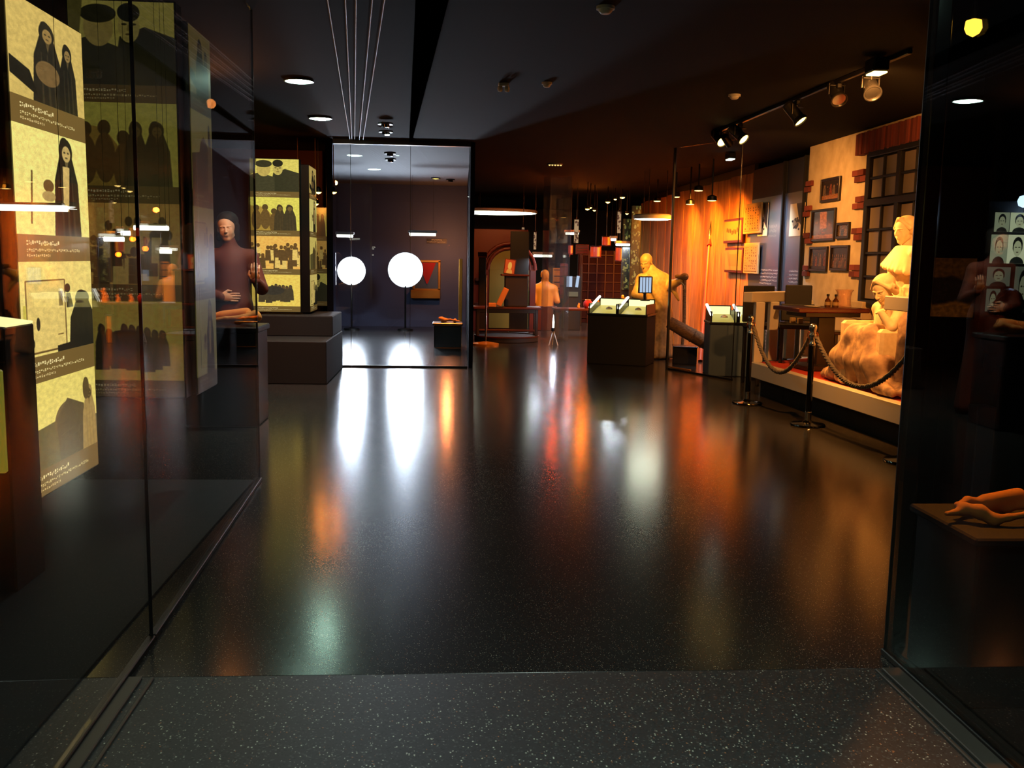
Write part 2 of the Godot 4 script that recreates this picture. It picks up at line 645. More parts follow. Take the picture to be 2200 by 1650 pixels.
	bark.albedo_texture = grain(35, 0.03, Color(0.3, 0.2, 0.12), Color(0.62, 0.46, 0.28), 256, FastNoiseLite.TYPE_SIMPLEX_SMOOTH, Vector2(1, 4))
	bark.uv1_triplanar = true
	bark.uv1_scale = Vector3.ONE * 2.0
	mat("amber_cloth", Color(0.75, 0.5, 0.2), 0.8)
	mat("red_lacquer", Color(0.33, 0.08, 0.065), 0.5)
	mat("gold", Color(0.8, 0.55, 0.2), 0.35, 0.7)
	mat("red_cloth", Color(0.6, 0.08, 0.07), 0.8)
	mat("rope", Color(0.40, 0.37, 0.34), 0.8)
	mat("dark_red", Color(0.2, 0.03, 0.04), 0.8)
	mat("blue_grey", Color(0.26, 0.34, 0.43), 0.6)  # made bluer to carry a cool reflection on the desk sides
	mat("paper", Color(0.60, 0.50, 0.34), 0.8)
	mat("cable", Color(0.2, 0.2, 0.2), 0.5)
	# glass: panes of a low alpha; showcase glass on the right is smoked
	var gl := mat("glass", Color(0.02, 0.03, 0.025, 0.04), 0.0)
	gl.transparency = BaseMaterial3D.TRANSPARENCY_ALPHA
	var gd := mat("smoked_glass", Color(0.01, 0.012, 0.012, 0.3), 0.0)
	gd.transparency = BaseMaterial3D.TRANSPARENCY_ALPHA
	var gt := mat("tinted_glass", Color(0.012, 0.02, 0.015, 0.10), 0.0)
	gt.metallic_specular = 0.37
	gt.transparency = BaseMaterial3D.TRANSPARENCY_ALPHA
	var vase := mat("vase_glass", Color(0.85, 0.55, 0.25, 0.2), 0.05)
	vase.transparency = BaseMaterial3D.TRANSPARENCY_ALPHA
	glow("lamp_white", Color(0.86, 1.0, 0.93), 14.0)
	glow("downlight_face", Color(0.80, 1.0, 0.90), 70.0)
	glow("flash_glow", Color(0.88, 0.94, 1.0), 40.0)
	glow("lamp_warm", Color(1.0, 0.82, 0.45), 6.0)
	glow("lamp_dim", Color(1.0, 0.85, 0.5), 1.2)
	glow("ring_light", Color(0.95, 1.0, 0.88), 9.0)
	glow("tray_light", Color(1.0, 0.97, 0.66), 1.5)
	glow("tray_dim", Color(0.95, 0.85, 0.40), 0.6)
	glow("strip_light", Color(1.0, 1.0, 0.92), 2.5)
	glow("screen", Color(0.75, 0.87, 1.0), 0.75)
	glow("lantern", Color(1.0, 0.25, 0.02), 0.55)
	glow("lantern_core", Color(1.0, 0.55, 0.06), 1.2)

func ell(img: Image, cx: float, cy: float, rx: float, ry: float, c: Color) -> void:   # all in 0..1
	var w := img.get_width()
	var h := img.get_height()
	for y in range(maxi(0, int((cy - ry) * h)), mini(h, int((cy + ry) * h) + 1)):
		var q := 1.0 - pow((float(y) / h - cy) / ry, 2.0)
		if q <= 0.0:
			continue
		var half := sqrt(q) * rx
		var x0 := maxi(0, int((cx - half) * w))
		var x1 := mini(w, int((cx + half) * w) + 1)
		if x1 > x0:
			img.fill_rect(Rect2i(x0, y, x1 - x0, 1), c)

func poly(img: Image, pts: Array, c: Color) -> void:
	var w := img.get_width()
	var h := img.get_height()
	for y in h:
		var fy := (y + 0.5) / h
		var xs := []
		for i in pts.size():
			var a: Vector2 = pts[i]
			var b: Vector2 = pts[(i + 1) % pts.size()]
			if (a.y > fy) != (b.y > fy):
				xs.append(a.x + (fy - a.y) / (b.y - a.y) * (b.x - a.x))
		xs.sort()
		for i in range(0, xs.size() - 1, 2):
			var x0 := clampi(int(xs[i] * w), 0, w)
			var x1 := clampi(int(xs[i + 1] * w), 0, w)
			if x1 > x0:
				img.fill_rect(Rect2i(x0, y, x1 - x0, 1), c)

func marks(img: Image, x: float, y: float, w: float, h: float, c: Color) -> void:     # a line of print too small to read
	var iw := img.get_width()
	var ih := img.get_height()
	var px := x * iw
	while px < (x + w) * iw:
		var l := rng.randi_range(2, 4)
		for k in 3:
			img.fill_rect(Rect2i(int(px), int(y * ih + rng.randf() * h * ih * 0.7), l, maxi(1, int(h * ih * 0.3))), c)
		px += l + 2

func mottle(img: Image, seed_: int, amount: float, freq := 0.03) -> void:
	var n := FastNoiseLite.new()
	n.seed = seed_
	n.frequency = freq
	for y in img.get_height():
		for x in img.get_width():
			var c := img.get_pixel(x, y)
			var g := 1.0 + amount * n.get_noise_2d(x, y)
			img.set_pixel(x, y, Color(c.r * g, c.g * g, c.b * g))

func robed(img: Image, x: float, top: float, foot: float, wide: float, c: Color, face: Color) -> void:
	var h := foot - top
	ell(img, x, top + h * 0.12, wide * 0.24, h * 0.12, c)
	ell(img, x - wide * 0.04, top + h * 0.07, wide * 0.16, h * 0.08, c)
	poly(img, [Vector2(x - wide * 0.22, top + h * 0.16), Vector2(x + wide * 0.22, top + h * 0.16), Vector2(x + wide * 0.42, top + h * 0.4), Vector2(x + wide * 0.5, foot), Vector2(x - wide * 0.5, foot), Vector2(x - wide * 0.42, top + h * 0.4)], c)
	for k in 3:                                                # folds
		var fx := x + wide * (-0.2 + 0.19 * k)
		poly(img, [Vector2(fx, top + h * 0.34), Vector2(fx + wide * 0.03, top + h * 0.34), Vector2(fx + wide * (0.07 + 0.04 * k), foot), Vector2(fx + wide * 0.02 * k, foot)], c.lerp(face, 0.16))
	poly(img, [Vector2(x - wide * 0.05, top + h * 0.2), Vector2(x + wide * 0.1, top + h * 0.2), Vector2(x + wide * 0.03, top + h * 0.32)], c.lerp(face, 0.45))
	ell(img, x + wide * 0.02, top + h * 0.14, wide * 0.15, h * 0.075, face)
	for sx in [-1, 1]:
		ell(img, x + wide * (0.02 + 0.065 * sx), top + h * 0.128, wide * 0.035, h * 0.008, c.lerp(face, 0.25))
	ell(img, x + wide * 0.02, top + h * 0.175, wide * 0.05, h * 0.007, c.lerp(face, 0.35))

func picture(which: String) -> Image:
	var pale := Color(0.95, 0.86, 0.45)
	var ink := Color(0.14, 0.13, 0.10)
	var brown := Color(0.42, 0.32, 0.17)
	var img := Image.create(400, 440, false, Image.FORMAT_RGB8)
	img.fill(pale)
	match which:
		"pair_hooded":
			img.fill(Color(0.86, 0.74, 0.40))
			robed(img, 0.48, 0.12, 1.1, 0.42, Color(0.17, 0.16, 0.12), Color(0.62, 0.50, 0.28))
			robed(img, 0.76, 0.24, 1.1, 0.28, ink, Color(0.58, 0.47, 0.27))
			ell(img, 0.48, 0.66, 0.16, 0.13, Color(0.48, 0.38, 0.22))
			poly(img, [Vector2(0, 0.62), Vector2(0.24, 0.7), Vector2(0.34, 0.94), Vector2(0.1, 0.84), Vector2(0, 0.8)], ink)
		"lone_robed":
			img.fill(Color(1.0, 0.92, 0.52))
			robed(img, 0.68, 0.02, 1.1, 0.40, ink, Color(0.8, 0.68, 0.40))
			poly(img, [Vector2(0.63, 0.3), Vector2(0.73, 0.3), Vector2(0.70, 0.75), Vector2(0.62, 0.75)], Color(0.85, 0.72, 0.42))
			ell(img, 0.42, 0.52, 0.07, 0.06, brown)
			poly(img, [Vector2(0.2, 0.4), Vector2(0.22, 0.4), Vector2(0.19, 0.9), Vector2(0.17, 0.9)], brown)
			ell(img, 0.42, 0.62, 0.09, 0.05, Color(0.7, 0.6, 0.35))
		"white_machine":
			img.fill(Color(0.96, 0.86, 0.48))
			robed(img, 0.84, 0.34, 1.1, 0.45, ink, Color(0.2, 0.17, 0.12))
			poly(img, [Vector2(0.06, 0.2), Vector2(0.58, 0.2), Vector2(0.58, 0.95), Vector2(0.06, 0.98)], Color(0.92, 0.80, 0.45))
			for e in [[0.06, 0.195, 0.58, 0.21], [0.055, 0.2, 0.068, 0.98], [0.575, 0.2, 0.588, 0.96], [0.06, 0.955, 0.58, 0.975], [0.49, 0.33, 0.545, 0.49], [0.46, 0.80, 0.54, 0.812]]:
				poly(img, [Vector2(e[0], e[1]), Vector2(e[2], e[1]), Vector2(e[2], e[3]), Vector2(e[0], e[3])], brown)
			poly(img, [Vector2(0.02, 0.45), Vector2(0.06, 0.45), Vector2(0.06, 0.8), Vector2(0.02, 0.8)], Color(0.8, 0.74, 0.3))
			ell(img, 0.2, 0.66, 0.022, 0.07, ink)
			ell(img, 0.12, 0.86, 0.025, 0.05, ink)
			poly(img, [Vector2(0.45, 0.93), Vector2(1, 0.9), Vector2(1, 1), Vector2(0.45, 1)], ink)
			ell(img, 0.62, 0.3, 0.04, 0.05, ink)
			poly(img, [Vector2(0.6, 0.36), Vector2(0.66, 0.36), Vector2(0.7, 0.52), Vector2(0.6, 0.52)], ink)
		"field_mound":
			poly(img, [Vector2(0, 0.55), Vector2(0.4, 0.5), Vector2(1, 0.62), Vector2(1, 1), Vector2(0, 1)], Color(0.40, 0.36, 0.19))
			ell(img, 0.56, 0.55, 0.2, 0.24, Color(0.44, 0.36, 0.2))
			poly(img, [Vector2(0.38, 0.5), Vector2(0.55, 0.28), Vector2(0.8, 0.42), Vector2(0.76, 1), Vector2(0.42, 1)], Color(0.36, 0.30, 0.17))
			robed(img, 0.88, 0.2, 1.05, 0.24, Color(0.66, 0.54, 0.3), Color(0.32, 0.25, 0.14))
			ell(img, 0.84, 0.24, 0.05, 0.14, Color(0.36, 0.29, 0.16))
		"two_men":
			img.fill(Color(0.92, 0.85, 0.40))
			poly(img, [Vector2(0.48, 0.42), Vector2(0.72, 0.3), Vector2(1, 0.42), Vector2(1, 1), Vector2(0.4, 1)], Color(0.22, 0.22, 0.14))
			ell(img, 0.57, 0.3, 0.1, 0.19, Color(0.82, 0.74, 0.38))
			ell(img, 0.57, 0.13, 0.105, 0.11, Color(0.16, 0.16, 0.1))
			for sx in [-1, 1]:
				ell(img, 0.57 + 0.045 * sx, 0.27, 0.025, 0.012, Color(0.3, 0.27, 0.14))
				ell(img, 0.27 + 0.055 * sx, 0.31, 0.03, 0.013, Color(0.3, 0.27, 0.14))
			ell(img, 0.57, 0.39, 0.035, 0.012, Color(0.42, 0.35, 0.18))
			poly(img, [Vector2(0.56, 0.28), Vector2(0.58, 0.28), Vector2(0.59, 0.35), Vector2(0.55, 0.35)], Color(0.66, 0.58, 0.28))
			poly(img, [Vector2(0, 0.5), Vector2(0.2, 0.42), Vector2(0.5, 0.56), Vector2(0.5, 1), Vector2(0, 1)], Color(0.28, 0.27, 0.17))
			ell(img, 0.28, 0.32, 0.14, 0.22, Color(0.8, 0.70, 0.36))
			ell(img, 0.28, 0.15, 0.17, 0.11, Color(0.24, 0.23, 0.14))
			poly(img, [Vector2(0, 0), Vector2(0.14, 0), Vector2(0.1, 0.4), Vector2(0, 0.5)], Color(0.5, 0.46, 0.22))
		"group_of_three":
			img.fill(Color(0.93, 0.88, 0.38))
			poly(img, [Vector2(0, 0.25), Vector2(0.3, 0.3), Vector2(0.6, 0.8), Vector2(0.6, 1), Vector2(0, 1)], Color(0.72, 0.58, 0.24))
			for q in [[0.12, 0.32], [0.3, 0.3], [0.48, 0.42]]:
				ell(img, q[0], q[1], 0.06, 0.09, Color(0.38, 0.30, 0.16))
				ell(img, q[0], q[1] + 0.36, 0.1, 0.3, Color(0.45, 0.34, 0.17))
			robed(img, 0.6, 0.22, 1.1, 0.26, Color(0.3, 0.25, 0.15), Color(0.5, 0.4, 0.2))
			robed(img, 0.8, 0.22, 1.1, 0.3, Color(0.28, 0.24, 0.15), Color(0.5, 0.4, 0.2))
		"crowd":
			img.fill(Color(1.0, 0.76, 0.36))  # orange ground paints in the amber reflection over the bright column
			for k in 26:
				var x := rng.randf()
				var y := 0.2 + 0.45 * rng.randf()
				ell(img, x, y, 0.035, 0.06, Color(0.44, 0.32, 0.16))
				poly(img, [Vector2(x - 0.05, y + 0.08), Vector2(x + 0.05, y + 0.08), Vector2(x + 0.06, y + 0.4), Vector2(x - 0.06, y + 0.4)], Color(0.95, 0.8, 0.42) if k % 3 == 0 else Color(0.4, 0.3, 0.16))
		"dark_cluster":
			img.fill(Color(1.0, 0.85, 0.38))  # orange-yellow ground holds the same amber reflection
			for k in 9:
				robed(img, 0.2 + 0.075 * k, 0.28 + 0.1 * rng.randf(), 0.8 + 0.1 * rng.randf(), 0.14, Color(0.3, 0.26, 0.18), Color(0.4, 0.3, 0.18))
			ell(img, 0.45, 0.5, 0.22, 0.14, Color(0.24, 0.22, 0.18))
	img.resize(110, 121, Image.INTERPOLATE_LANCZOS)
	img.resize(240, 264, Image.INTERPOLATE_CUBIC)
	mottle(img, which.length(), 0.12, 0.05)
	mottle(img, which.length() + 5, 0.10, 0.3)
	return img

func caption_img() -> Image:
	var img := Image.create(200, 60, false, Image.FORMAT_RGB8)
	img.fill(Color(0.47, 0.37, 0.19))
	marks(img, 0.1, 0.22, 0.42, 0.2, Color(0.95, 0.88, 0.62))
	marks(img, 0.1, 0.52, 0.72, 0.13, Color(0.9, 0.82, 0.55))
	marks(img, 0.1, 0.72, 0.3, 0.12, Color(0.85, 0.75, 0.5))
	return img

func old_photo(k: int) -> Image:
	var img := Image.create(128, 128, false, Image.FORMAT_RGB8)
	img.fill(Color(0.16, 0.13, 0.14))
	var skin := Color(0.42, 0.31, 0.25)
	match k:
		0:
			for i in 5:
				robed(img, 0.14 + 0.18 * i, 0.2 + 0.06 * (i % 2), 0.8, 0.17, [Color(0.36, 0.3, 0.26), Color(0.12, 0.1, 0.12), Color(0.4, 0.2, 0.16)][i % 3], skin)
			poly(img, [Vector2(0, 0.78), Vector2(1, 0.74), Vector2(1, 1), Vector2(0, 1)], Color(0.5, 0.33, 0.18))
		1:
			img.fill(Color(0.14, 0.11, 0.14))
			poly(img, [Vector2(0.33, 0.02), Vector2(0.64, 0.02), Vector2(0.66, 0.62), Vector2(0.36, 0.64)], Color(0.62, 0.40, 0.24))
			robed(img, 0.22, 0.3, 0.98, 0.3, Color(0.1, 0.09, 0.12), skin)
			robed(img, 0.78, 0.42, 0.95, 0.3, Color(0.3, 0.2, 0.16), skin)
			robed(img, 0.46, 0.62, 0.95, 0.34, Color(0.36, 0.18, 0.13), skin)
			poly(img, [Vector2(0, 0.86), Vector2(1, 0.84), Vector2(1, 1), Vector2(0, 1)], Color(0.55, 0.36, 0.2))
		2:
			img.fill(Color(0.3, 0.25, 0.2))
			robed(img, 0.42, 0.2, 0.9, 0.4, Color(0.14, 0.13, 0.16), skin)
			robed(img, 0.7, 0.34, 0.95, 0.3, Color(0.4, 0.3, 0.2), skin)
			robed(img, 0.2, 0.4, 0.95, 0.26, Color(0.36, 0.28, 0.2), skin)
		3:
			for i in 7:
				robed(img, 0.1 + 0.13 * i, 0.16 + 0.1 * (i % 3), 0.85, 0.15, [Color(0.42, 0.34, 0.28), Color(0.12, 0.1, 0.13), Color(0.4, 0.22, 0.17), Color(0.2, 0.22, 0.3)][i % 4], skin)
		4:
			for r in 3:
				for i in 8:
					robed(img, 0.06 + 0.125 * i + 0.03 * r, 0.3 + 0.16 * r, 0.95, 0.12, [Color(0.3, 0.26, 0.26), Color(0.16, 0.13, 0.15), Color(0.36, 0.24, 0.2)][(i + r) % 3], skin)
	mottle(img, 40 + k, 0.3, 0.06)
	return img

func head_photo(k: int) -> Image:
	var img := Image.create(64, 80, false, Image.FORMAT_RGB8)
	img.fill([Color(0.72, 0.78, 0.62), Color(0.8, 0.86, 0.68), Color(0.55, 0.6, 0.5), Color(0.88, 0.92, 0.74)][k % 4])
	ell(img, 0.5, 1.02, 0.36, 0.26, Color(0.12, 0.14, 0.12))
	ell(img, 0.5, 0.38, 0.25, 0.31, Color(0.08, 0.09, 0.08))
	ell(img, 0.5, 0.47, 0.20, 0.27, Color(0.74, 0.78, 0.6))
	for sx in [-1, 1]:
		ell(img, 0.5 + 0.085 * sx, 0.43, 0.045, 0.018, Color(0.2, 0.2, 0.16))
	ell(img, 0.5, 0.6, 0.06, 0.016, Color(0.4, 0.36, 0.28))
	return img

# ------------------------------------------------------------------ the shell of the hall
const TOP := 3.0

func slab(called: String, lo: Vector3, hi: Vector3, m: Material) -> MeshInstance3D:
	return struct(called, box(hi - lo, 0.002), m, (lo + hi) * 0.5)

func build_shell() -> void:
	slab("floor", Vector3(-5.1, -0.12, -3.3), Vector3(5.6, 0, 1.8), mats.floor_near)
	slab("floor", Vector3(-5.1, -0.12, -30.1), Vector3(5.6, 0, -3.3), mats.floor_far)
	slab("ceiling", Vector3(-5.1, TOP, -30.1), Vector3(5.6, TOP + 0.12, 1.8), mats.ceiling)
	slab("wall_left", Vector3(-5.1, 0, -30.1), Vector3(-4.95, TOP, 1.8), mats.dark_wall)
	slab("wall_right", Vector3(5.45, 0, -30.1), Vector3(5.6, TOP, 1.8), mats.dark_wall)
	slab("wall_back", Vector3(-4.95, 0, 1.65), Vector3(5.45, TOP, 1.8), mats.dark_wall)
	slab("wall_far", Vector3(-4.95, 0, -30.1), Vector3(5.45, TOP, -29.95), mats.dark_wall)
	# metal strips at the foot of the glass on both sides of the entrance
	for s in [[-0.97, -1.03, "trim_1"], [1.60, 1.60, "trim_2"]]:
		var a := Vector3(s[0], 0.004, 1.2)
		var b := Vector3(s[1], 0.004, -3.28)
		var o := struct(s[2], box(Vector3(0.012, 0.012, a.distance_to(b)), 0.003), mats.dull_steel, (a + b) * 0.5)
		o.rotation.y = atan2(a.x - b.x, a.z - b.z)
	for s in [[-1.02, -1.10, "trim_3"], [1.655, 1.655, "trim_4"]]:
		var a := Vector3(s[0], 0.006, 1.2)
		var b := Vector3(s[1], 0.006, -3.28)
		var o := struct(s[2], box(Vector3(0.07, 0.014, a.distance_to(b)), 0.003), mats.dull_steel, (a + b) * 0.5)
		o.rotation.y = atan2(a.x - b.x, a.z - b.z)
	# the dark tapering slot in the ceiling
	var st := start()
	var q := [Vector3(-0.26, 0, -1.0), Vector3(0.06, 0, -1.0), Vector3(-0.5, 0, -12.85), Vector3(-0.54, 0, -12.85)]
	q[0] = on_y(908, -330, TOP); q[1] = on_y(1045, -330, TOP); q[2] = on_y(885, 300, TOP); q[3] = on_y(879, 300, TOP)
	for i in 4:
		q[i].y = 0.0
	var dn := Vector3(0, -0.03, 0)
	quad(st, q[0] + dn, q[1] + dn, q[2] + dn, q[3] + dn, Vector3.DOWN)
	for i in 4:
		var e0: Vector3 = q[i]
		var e1: Vector3 = q[(i + 1) % 4]
		quad(st, e0, e1, e1 + dn, e0 + dn, (e1 - e0).cross(Vector3.UP) * -1.0)
	quad(st, q[0], q[1], q[2], q[3], Vector3.UP)
	struct("trim_5", finish(st), mat("slot_black", Color(0.008, 0.008, 0.008), 1.0, 0.0, 0.0), Vector3(0, TOP, 0))

func glass_wall(called: String, label: String, a: Vector3, b: Vector3, h: float, m: Material, foot := 0.0) -> Node3D:
	var mid := (a + b) * 0.5
	var o := thing(called, label, "glass panel", mid)
	o.rotation.y = atan2(-(b.z - a.z), b.x - a.x)
	var l := a.distance_to(b)
	var bm := BoxMesh.new()
	bm.size = Vector3(l - 0.012, h - foot - 0.03, 0.012)
	part(o, "pane", bm, m, Vector3(0, foot + (h - foot) * 0.5 + 0.012, 0))
	part(o, "foot_channel", box(Vector3(l, 0.025, 0.03), 0.003), mats.black, Vector3(0, foot + 0.0125, 0))
	part(o, "edge_joint", box(Vector3(0.006, h - foot, 0.013), 0.001), mats.black, Vector3(l * 0.5 - 0.005, foot + (h - foot) * 0.5, 0))
	return o

# a tall backlit column of photographs with captions, facing +z
func lightbox(label: String, pos: Vector3, turn: float, w: float, pics: Array, bounds: Array, m_body: Material, lit: float, cap_h := 0.13, tag := "") -> Node3D:
	var o := thing("photo_lightbox", label, "lightbox", pos, turn, "")
	var lo: float = bounds[0]
	var hi: float = bounds[bounds.size() - 1]
	part(o, "light_case", box(Vector3(w + 0.02, hi - lo + 0.02, 0.12), 0.004), m_body, Vector3(0, (lo + hi) * 0.5, -0.062))
	for i in pics.size():
		var y0: float = bounds[i]
		var y1: float = bounds[i + 1]
		var key := "pic_%s_%s" % [pics[i], lit]
		if not mats.has(key):
			printed(key, picture(pics[i]), 0.35, lit)
		var ck := "cap_%s" % lit
		if not mats.has(ck):
			printed(ck, caption_img(), 0.35, lit)
		part(o, "lit_photo", panel(w, y1 - y0 - cap_h), mats[key], Vector3(0, (y0 + cap_h + y1) * 0.5, 0))
		part(o, "lit_caption", panel(w, cap_h), mats[ck], Vector3(0, y0 + cap_h * 0.5, 0))
	return o

func build_left_side() -> void:
	# glass along the left of the aisle
	glass_wall("glass_panel", "near left glass panel beside the tall bright lightbox", Vector3(-1.02, 0, 1.2), Vector3(-1.135, 0, -3.62), TOP, mats.tinted_glass)
	glass_wall("glass_panel", "second left glass panel in front of the dim photo column", Vector3(-1.137, 0, -3.63), Vector3(-1.24, 0, -6.3), TOP, mats.tinted_glass)
	slab("floor", Vector3(-4.95, 0, -6.28), Vector3(-1.275, 0.012, 1.6), mats.black_matt)  # black sheet put in for the darkness behind the reflecting glass
	# the bright lightbox, parallel to the aisle
	var b0 := on_x(65, 1080, -2.0)
	var b1 := on_x(210, 995, -2.0)
	lightbox("tall bright yellow lightbox of robed figures at the left edge", Vector3(-2.0, 0, (b0.z + b1.z) * 0.5), PI / 2, b0.z - b1.z, ["field_mound", "white_machine", "lone_robed", "pair_hooded"], [0.285, 0.85, 1.44, 2.08, 2.66], mats.black, 1.3)
	solo("light_strip", box(Vector3(0.05, 0.42, 0.03), 0.01), glow("edge_light", Color(0.85, 0.9, 0.3), 0.2), "narrow greenish lit strip at the extreme left edge", "light", at(-2, 890, 3.9) + Vector3(-0.005, 0.0, 0) - Vector3(0, 0.03, 0))
	# dim kiosk of the same pictures behind the second panel
	var kw := 0.6
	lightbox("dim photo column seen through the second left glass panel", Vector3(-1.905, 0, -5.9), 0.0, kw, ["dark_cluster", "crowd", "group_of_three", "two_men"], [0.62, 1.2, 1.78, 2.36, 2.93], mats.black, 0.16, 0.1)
	lightbox("dim narrow photo side turned to the aisle beside dim column", Vector3(-1.56, 0, -6.28), PI / 2, 0.5, ["lone_robed", "white_machine", "field_mound", "pair_hooded"], [0.62, 1.2, 1.78, 2.36, 2.85], mats.black, 0.10, 0.1)
	# bright kiosk further on, standing on a dark stepped platform
	var p := thing("stepped_platform", "dark stepped platform under the bright photo column", "platform")
	part(p, "lower_step", box(Vector3(0.92, 0.5, 1.7), 0.01), mats.black_matt, Vector3(-1.86, 0.25, -11.95))
	part(p, "upper_step", box(Vector3(0.9, 0.25, 1.0), 0.01), mats.black_matt, Vector3(-1.86, 0.625, -12.3))
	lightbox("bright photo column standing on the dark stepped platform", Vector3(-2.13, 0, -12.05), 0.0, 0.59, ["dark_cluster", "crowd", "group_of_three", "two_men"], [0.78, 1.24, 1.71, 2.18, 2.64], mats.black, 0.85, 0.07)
	lightbox("narrow lit photo side of the column on the stepped platform", Vector3(-1.725, 0, -12.44), PI / 2, 0.6, ["white_machine", "field_mound", "lone_robed", "pair_hooded"], [0.78, 1.24, 1.71, 2.18, 2.58], mats.black, 0.55, 0.07)
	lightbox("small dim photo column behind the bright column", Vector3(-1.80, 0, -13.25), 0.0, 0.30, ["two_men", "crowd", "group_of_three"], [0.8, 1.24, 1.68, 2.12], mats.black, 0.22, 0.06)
	slab("wall_inner", Vector3(-4.95, 0, -14.6), Vector3(-1.86, TOP, -14.45), mats.brown_wall if mats.has("brown_wall") else mat("brown_wall", Color(0.30, 0.15, 0.10), 0.8))
	# warm lamps over the platform
	for q in [[641, 478, 12.9], [678, 438, 12.9], [684, 413, 13.1], [717, 413, 13.4]]:
		pendant(q[0], q[1], q[2], 0.042, "warm", ["first", "second", "third", "fourth"][[641, 678, 684, 717].find(q[0])])
	spot(self, Vector3(-1.5, 2.9, -10.6), Vector3(-1.75, 0.5, -11.6), Color(1, 0.45, 0.12), 4.5, 35)
	# statue for the figure reflected in the left glass end, and the amber cloth beside it
	# case built before the bright lightbox for the desk reflection in the glass
	var c := thing("reflected_case", "dark case with lit tray built for a desk reflection before the left lightbox", "display case", Vector3(-1.97, 0, -4.3))
	part(c, "body", box(Vector3(0.2, 1.17, 0.3), 0.008), mats.black_matt, Vector3(0.0, 0.585, 0))
	part(c, "lit_tray", box(Vector3(0.17, 0.012, 0.26), 0.002), mats.tray_light, Vector3(0.02, 1.185, 0), Vector3(0, 0, -0.12))
	var pl := thing("plinth", "dark plinth under the long amber cloth on the left", "plinth", Vector3(-1.95, 0, -8.55))
	part(pl, "body", box(Vector3(0.62, 0.82, 0.5), 0.01), mats.black, Vector3(0, 0.41, 0))
	part(pl, "top", box(Vector3(0.66, 0.05, 0.54), 0.01), mats.black, Vector3(0, 0.845, 0))
	cloth("crumpled amber cloth on the plinth behind the left glass", Vector3(-1.95, 0.875, -8.5), 1.0, 0.0)
	var gl := start()
	add_box(gl, Vector3.ZERO, Vector3(0.5, 0.02, 0.3), 0.004)

func pendant(u: float, v: float, d: float, r: float, kind: String, which: String) -> void:
	var p := at(u, v, d)
	var o := thing("pendant_lamp", "%s of the small warm pendants hanging above the stepped platform" % which, "lamp", p)
	part(o, "cord", rod(0.006, TOP - p.y - 0.05, 8, 0.001), mats.brass if mats.has("brass") else mat("brass", Color(0.7, 0.35, 0.12), 0.3, 0.8), Vector3(0, 0.05, 0))
	part(o, "shade", lathe([[r * 1.15, 0.0], [r * 0.9, 0.05], [0.012, 0.075], [0, 0.075]], 16), mats.black)
	part(o, "bulb", lathe([[0, -r * 0.6], [r * 0.7, -r * 0.35], [r, 0.0], [r * 0.8, 0.02], [0, 0.03]], 14, true), mats.lamp_warm)
	omni(o, Vector3(0, -r * 1.2, 0), Color(1, 0.55, 0.18), 0.2, 0.03)

# a crumpled strip of cloth folded into a loop
func cloth(label: String, pos: Vector3, s: float, turn: float) -> void:
	var b := []
	var n := 14
	for i in n:
		var a0 := TAU * i / n
		var a1 := TAU * (i + 1) / n
		var f := func(a: float) -> Vector3: return Vector3(0.27 * cos(a) + 0.03 * sin(3.0 * a), 0.035 + 0.022 * sin(2.0 * a + 0.6) + 0.012 * sin(5.0 * a), 0.13 * sin(a)) * s
		b.append(cap(f.call(a0), f.call(a1), (0.028 + 0.012 * sin(3.0 * a0)) * s, (0.028 + 0.012 * sin(3.0 * a1)) * s, 0.02 * s))
	b.append(cap(Vector3(-0.27, 0.03, 0) * s, Vector3(-0.40, 0.025, 0.03) * s, 0.028 * s, 0.012 * s, 0.03 * s))
	b.append(cap(Vector3(-0.05, 0.05, -0.12) * s, Vector3(0.16, 0.075, -0.13) * s, 0.04 * s, 0.045 * s, 0.03 * s))
	b.append(cap(Vector3(0.2, 0.06, -0.05) * s, Vector3(0.30, 0.045, 0.06) * s, 0.035 * s, 0.03 * s, 0.03 * s))
	solo("amber_cloth", skin(b, 0.008 * s), mats.amber_cloth, label, "cloth", pos + Vector3(0, 0.022 * s, 0), Vector3(0, turn, 0))

